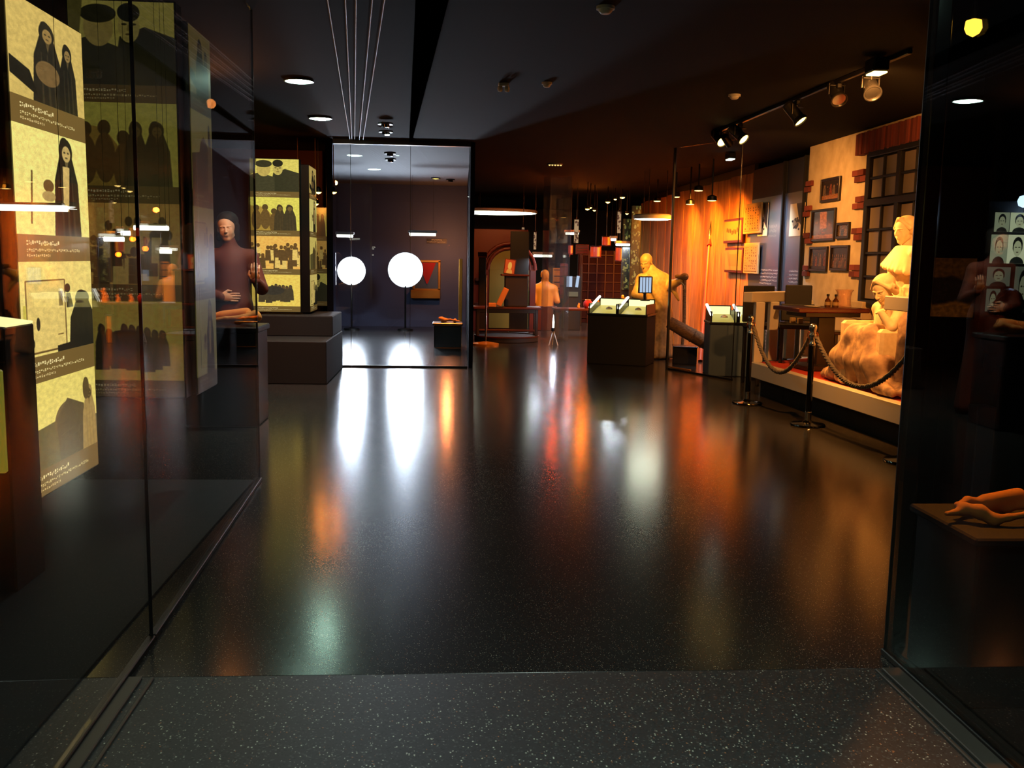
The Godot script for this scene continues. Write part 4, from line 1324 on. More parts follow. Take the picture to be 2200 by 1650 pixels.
func build_statues() -> void:
	# seated woman, chin on her hand, in an armchair under a spreading dress
	var s := thing("seated_statue", "pale seated woman statue, chin on hand, wide patterned dress in an armchair", "statue", Vector3(3.95, STAGE_Y, -8.45))
	var o := [s.position]
	var L := func(v: Vector3) -> Vector3: return v - o[0]
	var hd: Vector3 = L.call(at(1898, 623, 8.35))
	var ft := facing(Vector3(-0.80, -0.42, 0.42), 0.10)
	part(s, "head", skin(head_bones(hd, ft, 0.255), 0.0042), mats.statue_stone)
	var neck: Vector3 = hd - ft.z * 0.02 + Vector3(0.06, -0.15, 0.0)
	var chest: Vector3 = L.call(Vector3(4.03, 0.99, -8.42))
	var hip: Vector3 = L.call(Vector3(4.12, 0.83, -8.42))
	var sh_n: Vector3 = L.call(Vector3(4.0, 1.09, -8.22))
	var sh_f: Vector3 = L.call(Vector3(3.98, 1.09, -8.60))
	var el_n: Vector3 = L.call(at(1915, 704, 8.12))
	var wr_n: Vector3 = L.call(at(1893, 672, 8.18))
	var el_f: Vector3 = L.call(at(1889, 690, 8.62))
	var wr_f: Vector3 = L.call(at(1876, 716, 8.50))
	var b := [
		cap(hd + Vector3(0.03, -0.06, 0), neck, 0.055, 0.058, 0.03), cap(neck, chest + Vector3(0, 0.06, 0), 0.06, 0.10, 0.06),
		cap(sh_n, sh_f, 0.065, 0.065, 0.06), cap(chest, hip, 0.135, 0.15, 0.08), cap(chest + Vector3(-0.03, 0.0, 0.08), chest + Vector3(-0.03, 0.0, -0.08), 0.09, 0.09, 0.06),
		cap(sh_n, el_n, 0.058, 0.045, 0.03), cap(el_n, wr_n, 0.045, 0.030, 0.015),
		cap(sh_f, el_f, 0.055, 0.044, 0.03), cap(el_f, wr_f, 0.043, 0.030, 0.015)]
	part(s, "body", skin(b, 0.011), mats.statue_stone)
	var up_t := Basis(Vector3(0.3, 0, 0.95).normalized(), (hd + ft * Vector3(0, -0.12, 0.05) - wr_n).normalized(), Vector3.ZERO)
	up_t.z = up_t.x.cross(up_t.y).normalized()
	up_t.x = up_t.y.cross(up_t.z).normalized()
	part(s, "hand", skin(hand_bones(wr_n, up_t, 0.82, 1.7), 0.004), mats.statue_stone)
	var dn_y := Vector3(-0.85, -0.2, 0.35).normalized()
	var dn_x := dn_y.cross(Vector3.UP).normalized()
	part(s, "hand", skin(hand_bones(wr_f, Basis(dn_x, dn_y, dn_x.cross(dn_y)), 0.9, 0.7), 0.004), mats.statue_stone)
	# dress: lap, knees, folds to the floor and the train
	var kn_n: Vector3 = L.call(Vector3(3.84, 0.86, -8.36))
	var kn_f: Vector3 = L.call(Vector3(3.80, 0.84, -8.64))
	var dress := [cap(hip, kn_n, 0.14, 0.11, 0.06), cap(hip, kn_f, 0.14, 0.11, 0.06)]
	var foot := [[3.84, -7.98], [3.78, -8.12], [3.77, -8.35], [3.76, -8.6], [3.75, -8.85], [3.76, -9.05], [3.86, -9.1], [3.98, -9.0]]
	for i in foot.size():
		var top := kn_n.lerp(kn_f, clampf((i - 0.5) / 5.0, 0.0, 1.0)) + Vector3(0.0, -0.02, 0)
		var f: Vector3 = L.call(Vector3(foot[i][0], STAGE_Y + 0.06, foot[i][1]))
		dress.append(cap(top, top.lerp(f, 0.6) + Vector3(-0.02, 0.03, 0), 0.095, 0.10, 0.05))
		dress.append(cap(top.lerp(f, 0.6) + Vector3(-0.02, 0.03, 0), f, 0.10, 0.05, 0.045))
	for q in [[3.84, -9.02, 3.80, -9.3, 0.055], [3.92, -8.0, 3.86, -7.78, 0.05], [3.76, -8.0, 3.77, -7.80, 0.045], [3.78, -9.0, 3.74, -9.22, 0.04]]:
		dress.append(cap(L.call(Vector3(q[0], STAGE_Y + 0.015 + q[4] * 1.5, q[1])), L.call(Vector3(q[2], STAGE_Y + 0.015 + q[4] * 0.8, q[3])), q[4] * 1.5, q[4] * 0.8, 0.05))
	dress.append(cap(L.call(Vector3(3.92, 0.56, -8.2)), L.call(Vector3(3.95, 0.56, -8.8)), 0.16, 0.16, 0.08))
	part(s, "dress", skin(dress, 0.012), mats.statue_dress)
	# armchair
	var near: Vector3 = L.call(Vector3(3.98, 0, -8.13))
	var farr: Vector3 = L.call(Vector3(3.98, 0, -8.74))
	part(s, "armchair_arm", box(Vector3(0.5, 0.56, 0.12), 0.03), mats.statue_stone, near + Vector3(0.04, 0.65, 0))
	part(s, "armchair_arm", box(Vector3(0.5, 0.60, 0.12), 0.03), mats.statue_stone, farr + Vector3(-0.03, 0.67, 0))
	part(s, "armchair_back", box(Vector3(0.14, 0.95, 0.72), 0.03), mats.statue_dress, L.call(Vector3(4.32, STAGE_Y + 0.48, -8.43)))
	var co := [[cap(L.call(Vector3(3.98, 1.0, -8.0)), L.call(Vector3(3.96, 0.48, -7.96)), 0.09, 0.10, 0.03)], [cap(L.call(Vector3(4.12, 0.98, -8.0)), L.call(Vector3(4.1, 0.49, -7.94)), 0.09, 0.11, 0.03)]]
	part(s, "dress_fold", skin(co[0] + co[1] + [cap(L.call(Vector3(4.02, 1.12, -8.03)), L.call(Vector3(4.05, 0.48, -7.95)), 0.06, 0.10, 0.04)], 0.012), mats.statue_dress)

	# standing woman behind the ledge
	var w := thing("standing_statue", "pale standing woman statue with a shawl, head turned to the aisle", "statue", Vector3(4.34, STAGE_Y, -9.08))
	o[0] = w.position
	var h2: Vector3 = L.call(at(1944, 495, 9.08))
	var f2 := facing(Vector3(-0.95, -0.12, 0.30))
	part(w, "head", skin(head_bones(h2, f2, 0.262), 0.0042), mats.statue_stone)
	var ch2: Vector3 = h2 + Vector3(0.03, -0.33, 0)
	var hp2: Vector3 = h2 + Vector3(0.02, -0.72, 0)
	var tall := h2.y
	var sn: Vector3 = ch2 + Vector3(0.0, 0.10, 0.17)
	var sf: Vector3 = ch2 + Vector3(0.0, 0.10, -0.17)
	var en: Vector3 = ch2 + Vector3(0.10, -0.17, 0.22)
	var wn: Vector3 = L.call(at(1947, 628, 8.84))
	var bb := [cap(h2 + Vector3(0.03, -0.06, 0), ch2 + Vector3(0.02, 0.08, 0), 0.055, 0.07, 0.04), cap(sn, sf, 0.065, 0.065, 0.05), cap(ch2, hp2, 0.11, 0.115, 0.06),
		cap(ch2 + Vector3(-0.03, -0.02, 0.06), ch2 + Vector3(-0.03, -0.02, -0.06), 0.07, 0.07, 0.06), cap(hp2 + Vector3(0, 0, 0.06), hp2 + Vector3(0, 0, -0.06), 0.11, 0.11, 0.08),
		cap(hp2, Vector3(hp2.x - 0.03, 0.5, hp2.z + 0.06), 0.16, 0.14, 0.08), cap(hp2, Vector3(hp2.x - 0.02, 0.5, hp2.z - 0.06), 0.16, 0.14, 0.08),
		cap(Vector3(hp2.x - 0.03, 0.5, hp2.z + 0.07), Vector3(hp2.x - 0.02, 0.13, hp2.z + 0.09), 0.14, 0.12, 0.08), cap(Vector3(hp2.x - 0.02, 0.5, hp2.z - 0.07), Vector3(hp2.x - 0.02, 0.13, hp2.z - 0.09), 0.14, 0.12, 0.08),
		cap(sn, en, 0.06, 0.05, 0.03), cap(en, wn, 0.048, 0.032, 0.02), cap(sf, ch2 + Vector3(-0.05, -0.22, -0.2), 0.06, 0.05, 0.03), cap(ch2 + Vector3(-0.05, -0.22, -0.2), ch2 + Vector3(-0.15, -0.36, -0.08), 0.048, 0.034, 0.02)]
	var shawl := []
	for k in 25:                                                     # cloth over the shoulders, falling in folds to a slanting hem
		var a := -2.3 + 4.6 * k / 24.0
		var out := Vector3(-cos(a) * 0.105, 0, sin(a) * 0.165)
		var drop := 0.155 + 0.04 * sin(a * 1.3) + 0.008 * (k % 2)
		var top := ch2 + Vector3(0.02, 0.13, 0) + out * 0.75
		shawl.append(cap(top, ch2 + out * (1.62 + 0.08 * (k % 2)) + Vector3(0, 0.13 - drop, 0), 0.05, 0.030, 0.02))
	shawl.append(cap(sn + Vector3(0.02, 0.02, 0.0), en + Vector3(0, 0.06, 0.0), 0.075, 0.066, 0.03))
	shawl.append(cap(h2 + Vector3(-0.03, -0.19, 0.05), ch2 + Vector3(-0.12, 0.0, 0.0), 0.035, 0.03, 0.02))
	shawl.append(cap(h2 + Vector3(-0.03, -0.19, -0.05), ch2 + Vector3(-0.12, 0.0, 0.0), 0.035, 0.03, 0.02))
	for k in 9:                                                      # folds of the long skirt
		var a := -1.9 + 3.8 * k / 8.0
		bb.append(cap(hp2 + Vector3(-cos(a) * 0.10, 0.02, sin(a) * 0.15), Vector3(hp2.x - cos(a) * 0.15, 0.06, hp2.z + sin(a) * 0.21), 0.045, 0.05, 0.02))
	part(w, "body", skin(bb, 0.012), mats.statue_stone)
	part(w, "shawl", skin(shawl, 0.009), mats.statue_stone)
	var hy := Vector3(-0.5, -0.62, 0.3).normalized()
	var hx := hy.cross(Vector3(0.6, 0, 1)).normalized()
	part(w, "hand", skin(hand_bones(wn, Basis(hx, hy, hx.cross(hy)), 0.85, 0.6), 0.004), mats.statue_stone)

	# old man of bronze leaning on a staff, behind the timber showcase glass
	var m := thing("old_man_statue", "bald bronze old man statue leaning forward with one arm held out", "statue", Vector3(3.12, 0, -14.7))
	o[0] = m.position
	var h3: Vector3 = L.call(at(1388, 564, 14.5))
	part(m, "head", skin(head_bones(h3, facing(Vector3(-0.55, -0.35, 0.8)), 0.28, false, true) + [cap(h3 + facing(Vector3(-0.55, -0.35, 0.8)) * Vector3(0, -0.1, 0.06), h3 + facing(Vector3(-0.55, -0.35, 0.8)) * Vector3(0, -0.24, 0.06), 0.05, 0.025, 0.03)], 0.006), mats.statue_bronze)
	var s_l: Vector3 = L.call(at(1380, 602, 14.4))
	var s_r: Vector3 = L.call(at(1424, 602, 14.6))
	var c3 := (s_l + s_r) * 0.5 + Vector3(0.04, -0.06, 0)
	var e_l: Vector3 = L.call(at(1366, 634, 14.3))
	var w_l: Vector3 = L.call(at(1384, 640, 14.2))
	var e_r: Vector3 = L.call(at(1441, 613, 14.4))
	var w_r: Vector3 = L.call(at(1461, 604, 14.2))
	var man := [cap(h3 + Vector3(0.04, -0.05, -0.03), c3 + Vector3(0, 0.1, 0), 0.075, 0.11, 0.05), cap(s_l, s_r, 0.10, 0.12, 0.08), cap(c3, c3 + Vector3(0.06, -0.45, 0), 0.19, 0.20, 0.1),
		cap(c3 + Vector3(0.06, -0.45, 0), Vector3(c3.x + 0.08, 0.12, c3.z - 0.02), 0.20, 0.22, 0.1), cap(c3 + Vector3(0.06, -0.5, 0.05), Vector3(c3.x + 0.0, 0.10, c3.z + 0.1), 0.14, 0.14, 0.06),
		cap(s_l, e_l, 0.09, 0.07, 0.04), cap(e_l, w_l, 0.07, 0.045, 0.03), cap(s_r, e_r, 0.09, 0.075, 0.04), cap(e_r, w_r, 0.075, 0.05, 0.03), cap(e_r + Vector3(0.02, 0, 0), e_r + Vector3(0.12, -0.22, 0.04), 0.06, 0.02, 0.04)]
	for k in 9:
		var a := 0.3 + 2.6 * k / 8.0
		man.append(cap(c3 + Vector3(0.05 - 0.17 * cos(a), -0.40, 0.17 * sin(a)), Vector3(c3.x + 0.06 - 0.24 * cos(a), 0.06, c3.z + 0.24 * sin(a)), 0.04, 0.05, 0.02))
	man.append(cap(s_l + Vector3(0.05, 0.06, 0.05), c3 + Vector3(0.08, -0.35, 0.2), 0.05, 0.045, 0.02))
	man.append(cap(s_r + Vector3(-0.06, 0.06, 0.05), c3 + Vector3(0.0, -0.38, 0.2), 0.05, 0.045, 0.02))
	part(m, "body", skin(man, 0.013), mats.statue_bronze)
	var gy := Vector3(0.6, -0.6, 0.3).normalized()
	var gx := gy.cross(Vector3.UP).normalized()
	part(m, "hand", skin(hand_bones(w_r, Basis(gx, gy, gx.cross(gy)), 1.05, 1.1), 0.006), mats.statue_bronze)
	part(m, "hand", skin(hand_bones(w_l, Basis(gx, gy, gx.cross(gy)), 1.05, 0.9), 0.006), mats.statue_bronze)
	var top3 := w_r + Vector3(0.06, 0.05, 0.03)
	part(m, "staff", tube([Vector3(top3.x, 0.01, top3.z), Vector3(top3.x + 0.02, top3.y * 0.5, top3.z), top3], [0.022, 0.025, 0.03]), mats.log)
	part(m, "staff_knob", skin([egg(top3 + Vector3(0, 0.02, 0), Vector3(0.06, 0.055, 0.06)), cap(top3, top3 + Vector3(-0.12, 0.02, 0), 0.04, 0.03)], 0.009), mats.log)

	# robed statue built behind the left glass for a figure reflected in it
	var r := thing("robed_statue", "pale-faced statue in a dull red coat, built for a reflection in the left glass", "statue", Vector3(-2.02, 0, -9.35))
	o[0] = r.position
	var h4: Vector3 = L.call(at(487, 491, 9.3))
	var f4 := facing(Vector3(0.12, -0.03, 1.0), 0.08)
	part(r, "head", skin(head_bones(h4, f4, 0.25, false, true), 0.005), mats.pale_skin)
	part(r, "hair", skin([egg(h4 + Vector3(0, 0.075, -0.045), Vector3(0.100, 0.090, 0.112), Basis(), 0.01), cap(h4 + Vector3(0.085, 0.03, -0.02), h4 + Vector3(0.08, -0.09, -0.04), 0.03, 0.03, 0.02), cap(h4 + Vector3(-0.085, 0.03, -0.02), h4 + Vector3(-0.08, -0.09, -0.04), 0.03, 0.03, 0.02)], 0.007), mats.black_matt)
	var c4 := h4 + Vector3(0.04, -0.36, -0.02)
	var robe := [cap(h4 + Vector3(0.01, -0.08, -0.01), c4 + Vector3(0, 0.12, 0), 0.055, 0.08, 0.03), cap(c4 + Vector3(-0.17, 0.10, 0), c4 + Vector3(0.17, 0.10, 0), 0.075, 0.075, 0.06), cap(c4, c4 + Vector3(0, -0.4, 0), 0.15, 0.16, 0.08), cap(c4 + Vector3(0, -0.4, 0), Vector3(c4.x - 0.06, 0.08, c4.z), 0.16, 0.16, 0.08), cap(c4 + Vector3(0, -0.4, 0), Vector3(c4.x + 0.1, 0.08, c4.z), 0.16, 0.16, 0.08),
		cap(c4 + Vector3(-0.18, 0.08, 0), c4 + Vector3(-0.24, -0.25, 0.03), 0.07, 0.06, 0.03), cap(c4 + Vector3(-0.24, -0.25, 0.03), c4 + Vector3(-0.06, -0.28, 0.2), 0.058, 0.04, 0.02), cap(c4 + Vector3(0.18, 0.08, 0), c4 + Vector3(0.28, -0.2, 0.03), 0.07, 0.06, 0.03), cap(c4 + Vector3(0.28, -0.2, 0.03), c4 + Vector3(0.26, -0.12, 0.22), 0.058, 0.042, 0.02)]
	part(r, "coat", skin(robe, 0.013), mats.statue_dark)
	var ry := Vector3(0.05, 0.85, 0.4).normalized()
	var rx := Vector3.RIGHT
	part(r, "hand", skin(hand_bones(c4 + Vector3(0.26, -0.12, 0.22), Basis(rx, ry, rx.cross(ry)), 1.0, 0.6), 0.005), mats.pale_skin)
	part(r, "hand", skin(hand_bones(c4 + Vector3(-0.06, -0.28, 0.2), Basis(Vector3.UP * -1.0, Vector3.RIGHT, Vector3.BACK), 1.0, 0.5), 0.005), mats.pale_skin)
	spot(self, Vector3(-1.5, 2.9, -7.8), at(495, 600, 9.2), Color(1, 0.55, 0.22), 5.0, 28)
	omni(self, Vector3(-2.0, 2.75, -8.5), Color(1, 0.6, 0.3), 0.35, 0.04)

# ------------------------------------------------------------------ timber showcase and text panels along the right wall
func build_timber_showcase() -> void:
	var z0 := on_x(1733, 450, WALL_X).z
	var z1 := on_x(1612, 500, WALL_X).z
	var z2 := on_x(1372, 600, WALL_X).z
	# text panels
	var zm := on_x(1685, 500, WALL_X).z
	var img := Image.create(256, 512, false, Image.FORMAT_RGB8)
	img.fill(Color(0.23, 0.25, 0.29))
	for i in 24:
		marks(img, 0.36, 0.46 + 0.0215 * i, 0.58 if i % 5 != 4 else 0.36, 0.013, Color(0.8, 0.8, 0.77))
	for i in 3:
		marks(img, 0.5, 0.18 + 0.03 * i, 0.3, 0.02, Color(0.4, 0.4, 0.38))
	var tm := printed("text_panel_print", img, 0.28)
	tm.metallic_specular = 0.6
	for q in [[z0, zm, "dark text panel next to the cream wall"], [zm, z1, "dark text panel next to the timber wall"]]:
		var w := absf(q[1] - q[0])
		var o := thing("text_panel", q[2], "panel", Vector3(WALL_X, 0, (q[0] + q[1]) * 0.5), -PI / 2)
		part(o, "board", box(Vector3(w - 0.04, TOP - 0.1, 0.06), 0.004), mats.charcoal, Vector3(0, (TOP - 0.1) * 0.5, -0.03))
		part(o, "printed_face", panel(w - 0.03, 2.3, 0.004), tm, Vector3(0, 1.30, 0))
		part(o, "edge_strip", box(Vector3(0.04, TOP - 0.1, 0.05), 0.004), mats.black_matt, Vector3(w * 0.5 - 0.045, (TOP - 0.1) * 0.5, 0.02))
		# torn-edged portrait on each
		var pi_ := Image.create(96, 160, false, Image.FORMAT_RGB8)
		pi_.fill(Color(0.84, 0.78, 0.64))
		poly(pi_, [Vector2(0.45, 0), Vector2(1, 0), Vector2(1, 0.8), Vector2(0.7, 0.6)], Color(0.15, 0.14, 0.15))
		ell(pi_, 0.45, 0.6, 0.22, 0.16, Color(0.55, 0.48, 0.38))
		for k in 18:
			ell(pi_, 0.2 + 0.5 * rng.randf(), 0.45 + 0.35 * rng.randf(), 0.05, 0.035, Color(0.14, 0.13, 0.13))
		if not mats.has("portrait_print"):
			printed("portrait_print", pi_, 0.5)
		var a := on_x(1700 if q[0] == z0 else 1632, 470, WALL_X)
		var b := on_x(1731 if q[0] == z0 else 1652, 470, WALL_X)
		var t := on_x(1715 if q[0] == z0 else 1642, 437, WALL_X).y
		var d := on_x(1715 if q[0] == z0 else 1642, 507, WALL_X).y
		solo("portrait_print", panel(absf(a.z - b.z), t - d, 0.01), mats.portrait_print, "tall cream portrait print with dark hair on the %s text panel" % ("nearer" if q[0] == z0 else "farther"), "portrait", Vector3(WALL_X - 0.012, (t + d) * 0.5, (a.z + b.z) * 0.5), Vector3(0, -PI / 2, 0))
	# timber wall of upright boards
	var tw := struct("wall_timber", box(Vector3(0.06, TOP, absf(z2 - z1)), 0.003), mats.dark_wood, Vector3(WALL_X + 0.05, TOP * 0.5, (z1 + z2) * 0.5))
	var n := 22
	for k in n:
		var za := lerpf(z1, z2, float(k) / n)
		var zb := lerpf(z1, z2, float(k + 1) / n)
		part(tw, "board", box(Vector3(0.03, 2.85 + 0.02 * (k % 3), absf(zb - za) - 0.014), 0.004), mats["timber_%d" % ((k * 5 + k / 4) % 3)], Vector3(-0.035 - 0.006 * (k % 2), -0.06, (za + zb) * 0.5 - tw.position.z))
	# pictures on the timber
	var pics := [[1560, 470, 1600, 522, "square framed ink drawing on the timber wall"], [1562, 532, 1601, 586, "pale framed sheet under the ink drawing"], [1603, 437, 1640, 502, "tall sheet of upright brush writing beside the drawing"], [1603, 522, 1634, 588, "lower sheet of upright brush writing beside the pale framed sheet"]]
	for i in 4:
		var q: Array = pics[i]
		var um: float = (q[0] + q[2]) * 0.5
		var vm: float = (q[1] + q[3]) * 0.5
		var X := WALL_X - 0.03
		var a := on_x(q[0], vm, X)
		var b := on_x(minf(q[2], 1900), vm, X)
		var t := on_x(um, q[1], X).y
		var d := on_x(um, q[3], X).y
		var im := Image.create(96, 128, false, Image.FORMAT_RGB8)
		im.fill(Color(0.80, 0.68, 0.45))
		if i == 0:
			for k in 7:
				ell(im, 0.2 + 0.1 * k, 0.35 + 0.25 * rng.randf(), 0.03, 0.12, Color(0.3, 0.22, 0.14))
		elif i == 1:
			poly(im, [Vector2(0.25, 0.2), Vector2(0.75, 0.2), Vector2(0.75, 0.8), Vector2(0.25, 0.8)], Color(0.72, 0.60, 0.38))
		else:
			for k in 6:
				for j in 9:
					if rng.randf() < 0.8:
						im.fill_rect(Rect2i(8 + k * 15 + rng.randi_range(0, 2), 8 + j * 13, rng.randi_range(3, 7), rng.randi_range(4, 9)), Color(0.3, 0.22, 0.13))
		var o := thing("wall_picture", q[4], "picture", Vector3(X - 0.012, (t + d) * 0.5, (a.z + b.z) * 0.5), -PI / 2, "pictures on the timber wall")
		var w := absf(a.z - b.z)
		var h := t - d
		part(o, "frame" if i < 2 else "backing", box(Vector3(w, h, 0.03), 0.006), mats.red_wood if i < 2 else mats.paper, Vector3(0, 0, 0.015))
		part(o, "sheet", panel(w - 0.08, h - 0.08, 0.006), dull(printed("wall_picture_%d" % i, im, 0.7)), Vector3(0, 0, 0.03))
	# cool lamp added to brighten the text panels
	var tl := Vector3(3.9, TOP - 0.1, (z0 + z1) * 0.5 + 0.3)
	var to := thing("wall_washer", "added cool fill lamp on the ceiling before the dark text panels", "lamp", tl)
	part(to, "housing", box(Vector3(0.1, 0.08, 0.2), 0.008), mats.black, Vector3(0, 0.05, 0))
	part(to, "lamp_face", box(Vector3(0.08, 0.012, 0.18), 0.003), mats.lamp_white, Vector3(0, 0.004, 0))
	spot(to, tl + Vector3(0, -0.03, 0), Vector3(WALL_X, 0.9, tl.z - 0.2), Color(0.85, 0.92, 1.0), 9.0, 42, 0.9)
	# red and amber spear leaning against the timber
	var s0 := at(1507, 728, 14.0)
	var s1 := at(1526, 497, 15.6)
	var sp := thing("spear", "red-shafted spear leaning against the timber wall", "spear", Vector3(s0.x, 0, s0.z))
	var lo := Vector3(0, 0.012, 0)
	var hi := s1 - sp.position
	part(sp, "shaft", tube([lo, lo.lerp(hi, 0.5), lo.lerp(hi, 0.96)], [0.038, 0.026, 0.018]), mats.red_shaft if mats.has("red_shaft") else mat("red_shaft", Color(0.68, 0.30, 0.16), 0.5))
	part(sp, "tassel", tube([lo.lerp(hi, 0.88), lo.lerp(hi, 0.93)], [0.04, 0.02]), mats.red_cloth)
	part(sp, "blade", tube([lo.lerp(hi, 0.95), lo.lerp(hi, 1.0), lo.lerp(hi, 1.09)], [0.016, 0.026, 0.002]), mats.steel)
	# log resting on a dark block
	var blk := at(1478, 764, 13.6)
	var bb := thing("low_block", "low black block under the slanting log", "block", Vector3(blk.x, 0, blk.z - 0.2), -0.2)
	part(bb, "body", box(Vector3(0.34, 0.24, 0.34), 0.008), mats.black_matt, Vector3(0, 0.12, 0))
	part(bb, "lid", box(Vector3(0.36, 0.02, 0.36), 0.004), mats.black, Vector3(0, 0.25, 0))
	var l0 := at(1437, 692, 13.55)
	var l1 := at(1540, 750, 13.4)
	var lg := thing("log", "thick brown log with rings slanting down beside the old man statue", "log", l0)
	var dv := l1 - l0
	part(lg, "trunk", tube([Vector3.ZERO, dv * 0.3, dv * 0.62, dv], [0.085, 0.095, 0.10, 0.09], 18), mats.log)
	for k in [0.5, 0.72, 0.97]:
		part(lg, "ring", tube([dv * (k - 0.015), dv * k, dv * (k + 0.015)], [0.098, 0.112, 0.098], 18), mats.log)
	# glass front with a dark upright
	var g0 := Vector3(3.03, 0, -13.0)
	var g1 := Vector3(3.60, 0, -11.8)
	glass_wall("glass_panel", "angled glass panel in front of the amber timber showcase", g0, g1, TOP, mats.glass)
	struct("trim_8", box(Vector3(0.03, TOP, 0.05), 0.004), mats.black, g0 + Vector3(0, TOP * 0.5, 0.03))
	solo("gilt_rail", beam(Vector3(3.10, 0.012, -13.2), Vector3(3.32, 0.012, -12.78), 0.02, 0.02, 0.003), mats.gold, "thin gilt floor rail at the foot of the timber showcase", "rail")
	# warm washes above the timber: small lamps near the ceiling
	for q in [[1490, 424, 16.5, "warm lamp highest over the timber wall"], [1451, 433, 18.0, "warm lamp left of the highest one over the timber wall"], [1542, 440, 15.5, "warm lamp over the square ink drawing"], [1628, 433, 14.2, "warm lamp over the tall brush writing"], [1517, 410, 15.0, "thin warm lamp under the timber wall's top edge"]]:
		var p := at(q[0], q[1], q[2])
		p.x = minf(p.x, WALL_X - 0.8)
		var o := thing("wall_washer", q[3], "lamp", p)
		part(o, "stem", rod(0.012, TOP - p.y - 0.06, 8, 0.001), mats.black, Vector3(0, 0.06, 0))
		part(o, "hood", lathe([[0.075, 0], [0.07, 0.06], [0.03, 0.08], [0, 0.08]], 20), mats.black)
		part(o, "lamp_face", lathe([[0, -0.012], [0.06, -0.006], [0.065, 0.01], [0, 0.012]], 20), mats.lamp_warm)
		spot(o, p + Vector3(0.02, -0.04, 0), Vector3(WALL_X - 0.02, 0.6, p.z - 1.0), Color(1, 0.57, 0.14), 15.0 if q[0] < 1520 else 6.0, 70, 0.9)
	spot(self, Vector3(2.5, 2.9, -12.7), Vector3(3.0, 1.4, -14.6), Color(1, 0.68, 0.24), 30.0, 16)
	# display desks with lit trays
	desk("black display desk with two lit sloping trays in front of the old man statue", Vector3(2.52, 0, -13.72), -0.42, 0.86, 0.60, 0.70, mats.black_matt)
	desk("display desk with lit trays and blue-grey sides next to the stage", Vector3(3.80, 0, -12.45), -0.12, 0.72, 0.50, 0.68, mats.blue_grey)
	reflected_screen("small bright screen of white bars before the old man statue", at(1387, 612, 13.35), 0.17, 0.21)  # glowing panel added for a bright reflection in the glass

func desk(label: String, pos: Vector3, turn: float, w: float, dp: float, h: float, m: Material) -> void:
	var o := thing("display_desk", label, "display case", pos, turn)
	part(o, "body", box(Vector3(w, h, dp), 0.01), m, Vector3(0, h * 0.5, 0))
	part(o, "rim", box(Vector3(w + 0.02, 0.03, dp + 0.02), 0.006), mats.black, Vector3(0, h + 0.014, 0))
	for s in [-1, 1]:
		var c := Vector3(s * w * 0.25, h + 0.03, 0)
		var tw := w * 0.5 - 0.03
		var st := start()
		add_box(st, c + Vector3(-tw * 0.5, 0.07, 0), Vector3(0.015, 0.14, dp), 0.003)
		add_box(st, c + Vector3(tw * 0.5, 0.07, 0), Vector3(0.015, 0.14, dp), 0.003)
		add_box(st, c + Vector3(0, 0.10, -dp * 0.5 + 0.008), Vector3(tw, 0.2, 0.015), 0.003)
		part(o, "tray", finish(st), mats.black)
		part(o, "lit_tray_back", box(Vector3(tw - 0.03, 0.17, 0.008), 0.002), mats.tray_light, c + Vector3(0, 0.10, -dp * 0.5 + 0.022))
		part(o, "lit_tray_floor", box(Vector3(tw - 0.03, 0.006, dp - 0.06), 0.002), mats.tray_dim, c + Vector3(0, 0.035, 0.0), Vector3(0.2, 0, 0))
		part(o, "light_tube", box(Vector3(0.035, 0.03, dp * 0.95), 0.01), mats.strip_light, c + Vector3(-tw * 0.5 + 0.0, 0.15, 0), Vector3(0.25, 0, 0))
		part(o, "exhibit", lathe([[0, 0], [0.05, 0], [0.045, 0.02], [0.02, 0.035], [0, 0.04]], 14, true), mats.off_white, c + Vector3(0.03, 0.05, 0.05))

func reflected_screen(label: String, p: Vector3, w: float, h: float) -> void:
	var o := thing("screen", label, "screen", Vector3(p.x, 0, p.z))
	var y0 := p.y - h * 0.5 - 0.12
	o.position.y = y0
	p.y -= y0
	part(o, "pole", rod(0.02, p.y - h * 0.4, 12), mats.black, Vector3(0, 0.015, -0.03))
	part(o, "foot", rod(0.07, 0.018, 20), mats.black)
	part(o, "casing", box(Vector3(w + 0.03, h + 0.03, 0.03), 0.006), mats.black, Vector3(0, p.y, -0.016))
	for k in 4:
		part(o, "screen_bar", box(Vector3(w * 0.19, h, 0.004), 0.001), mats.screen, Vector3((k - 1.5) * w * 0.25, p.y, 0.002))

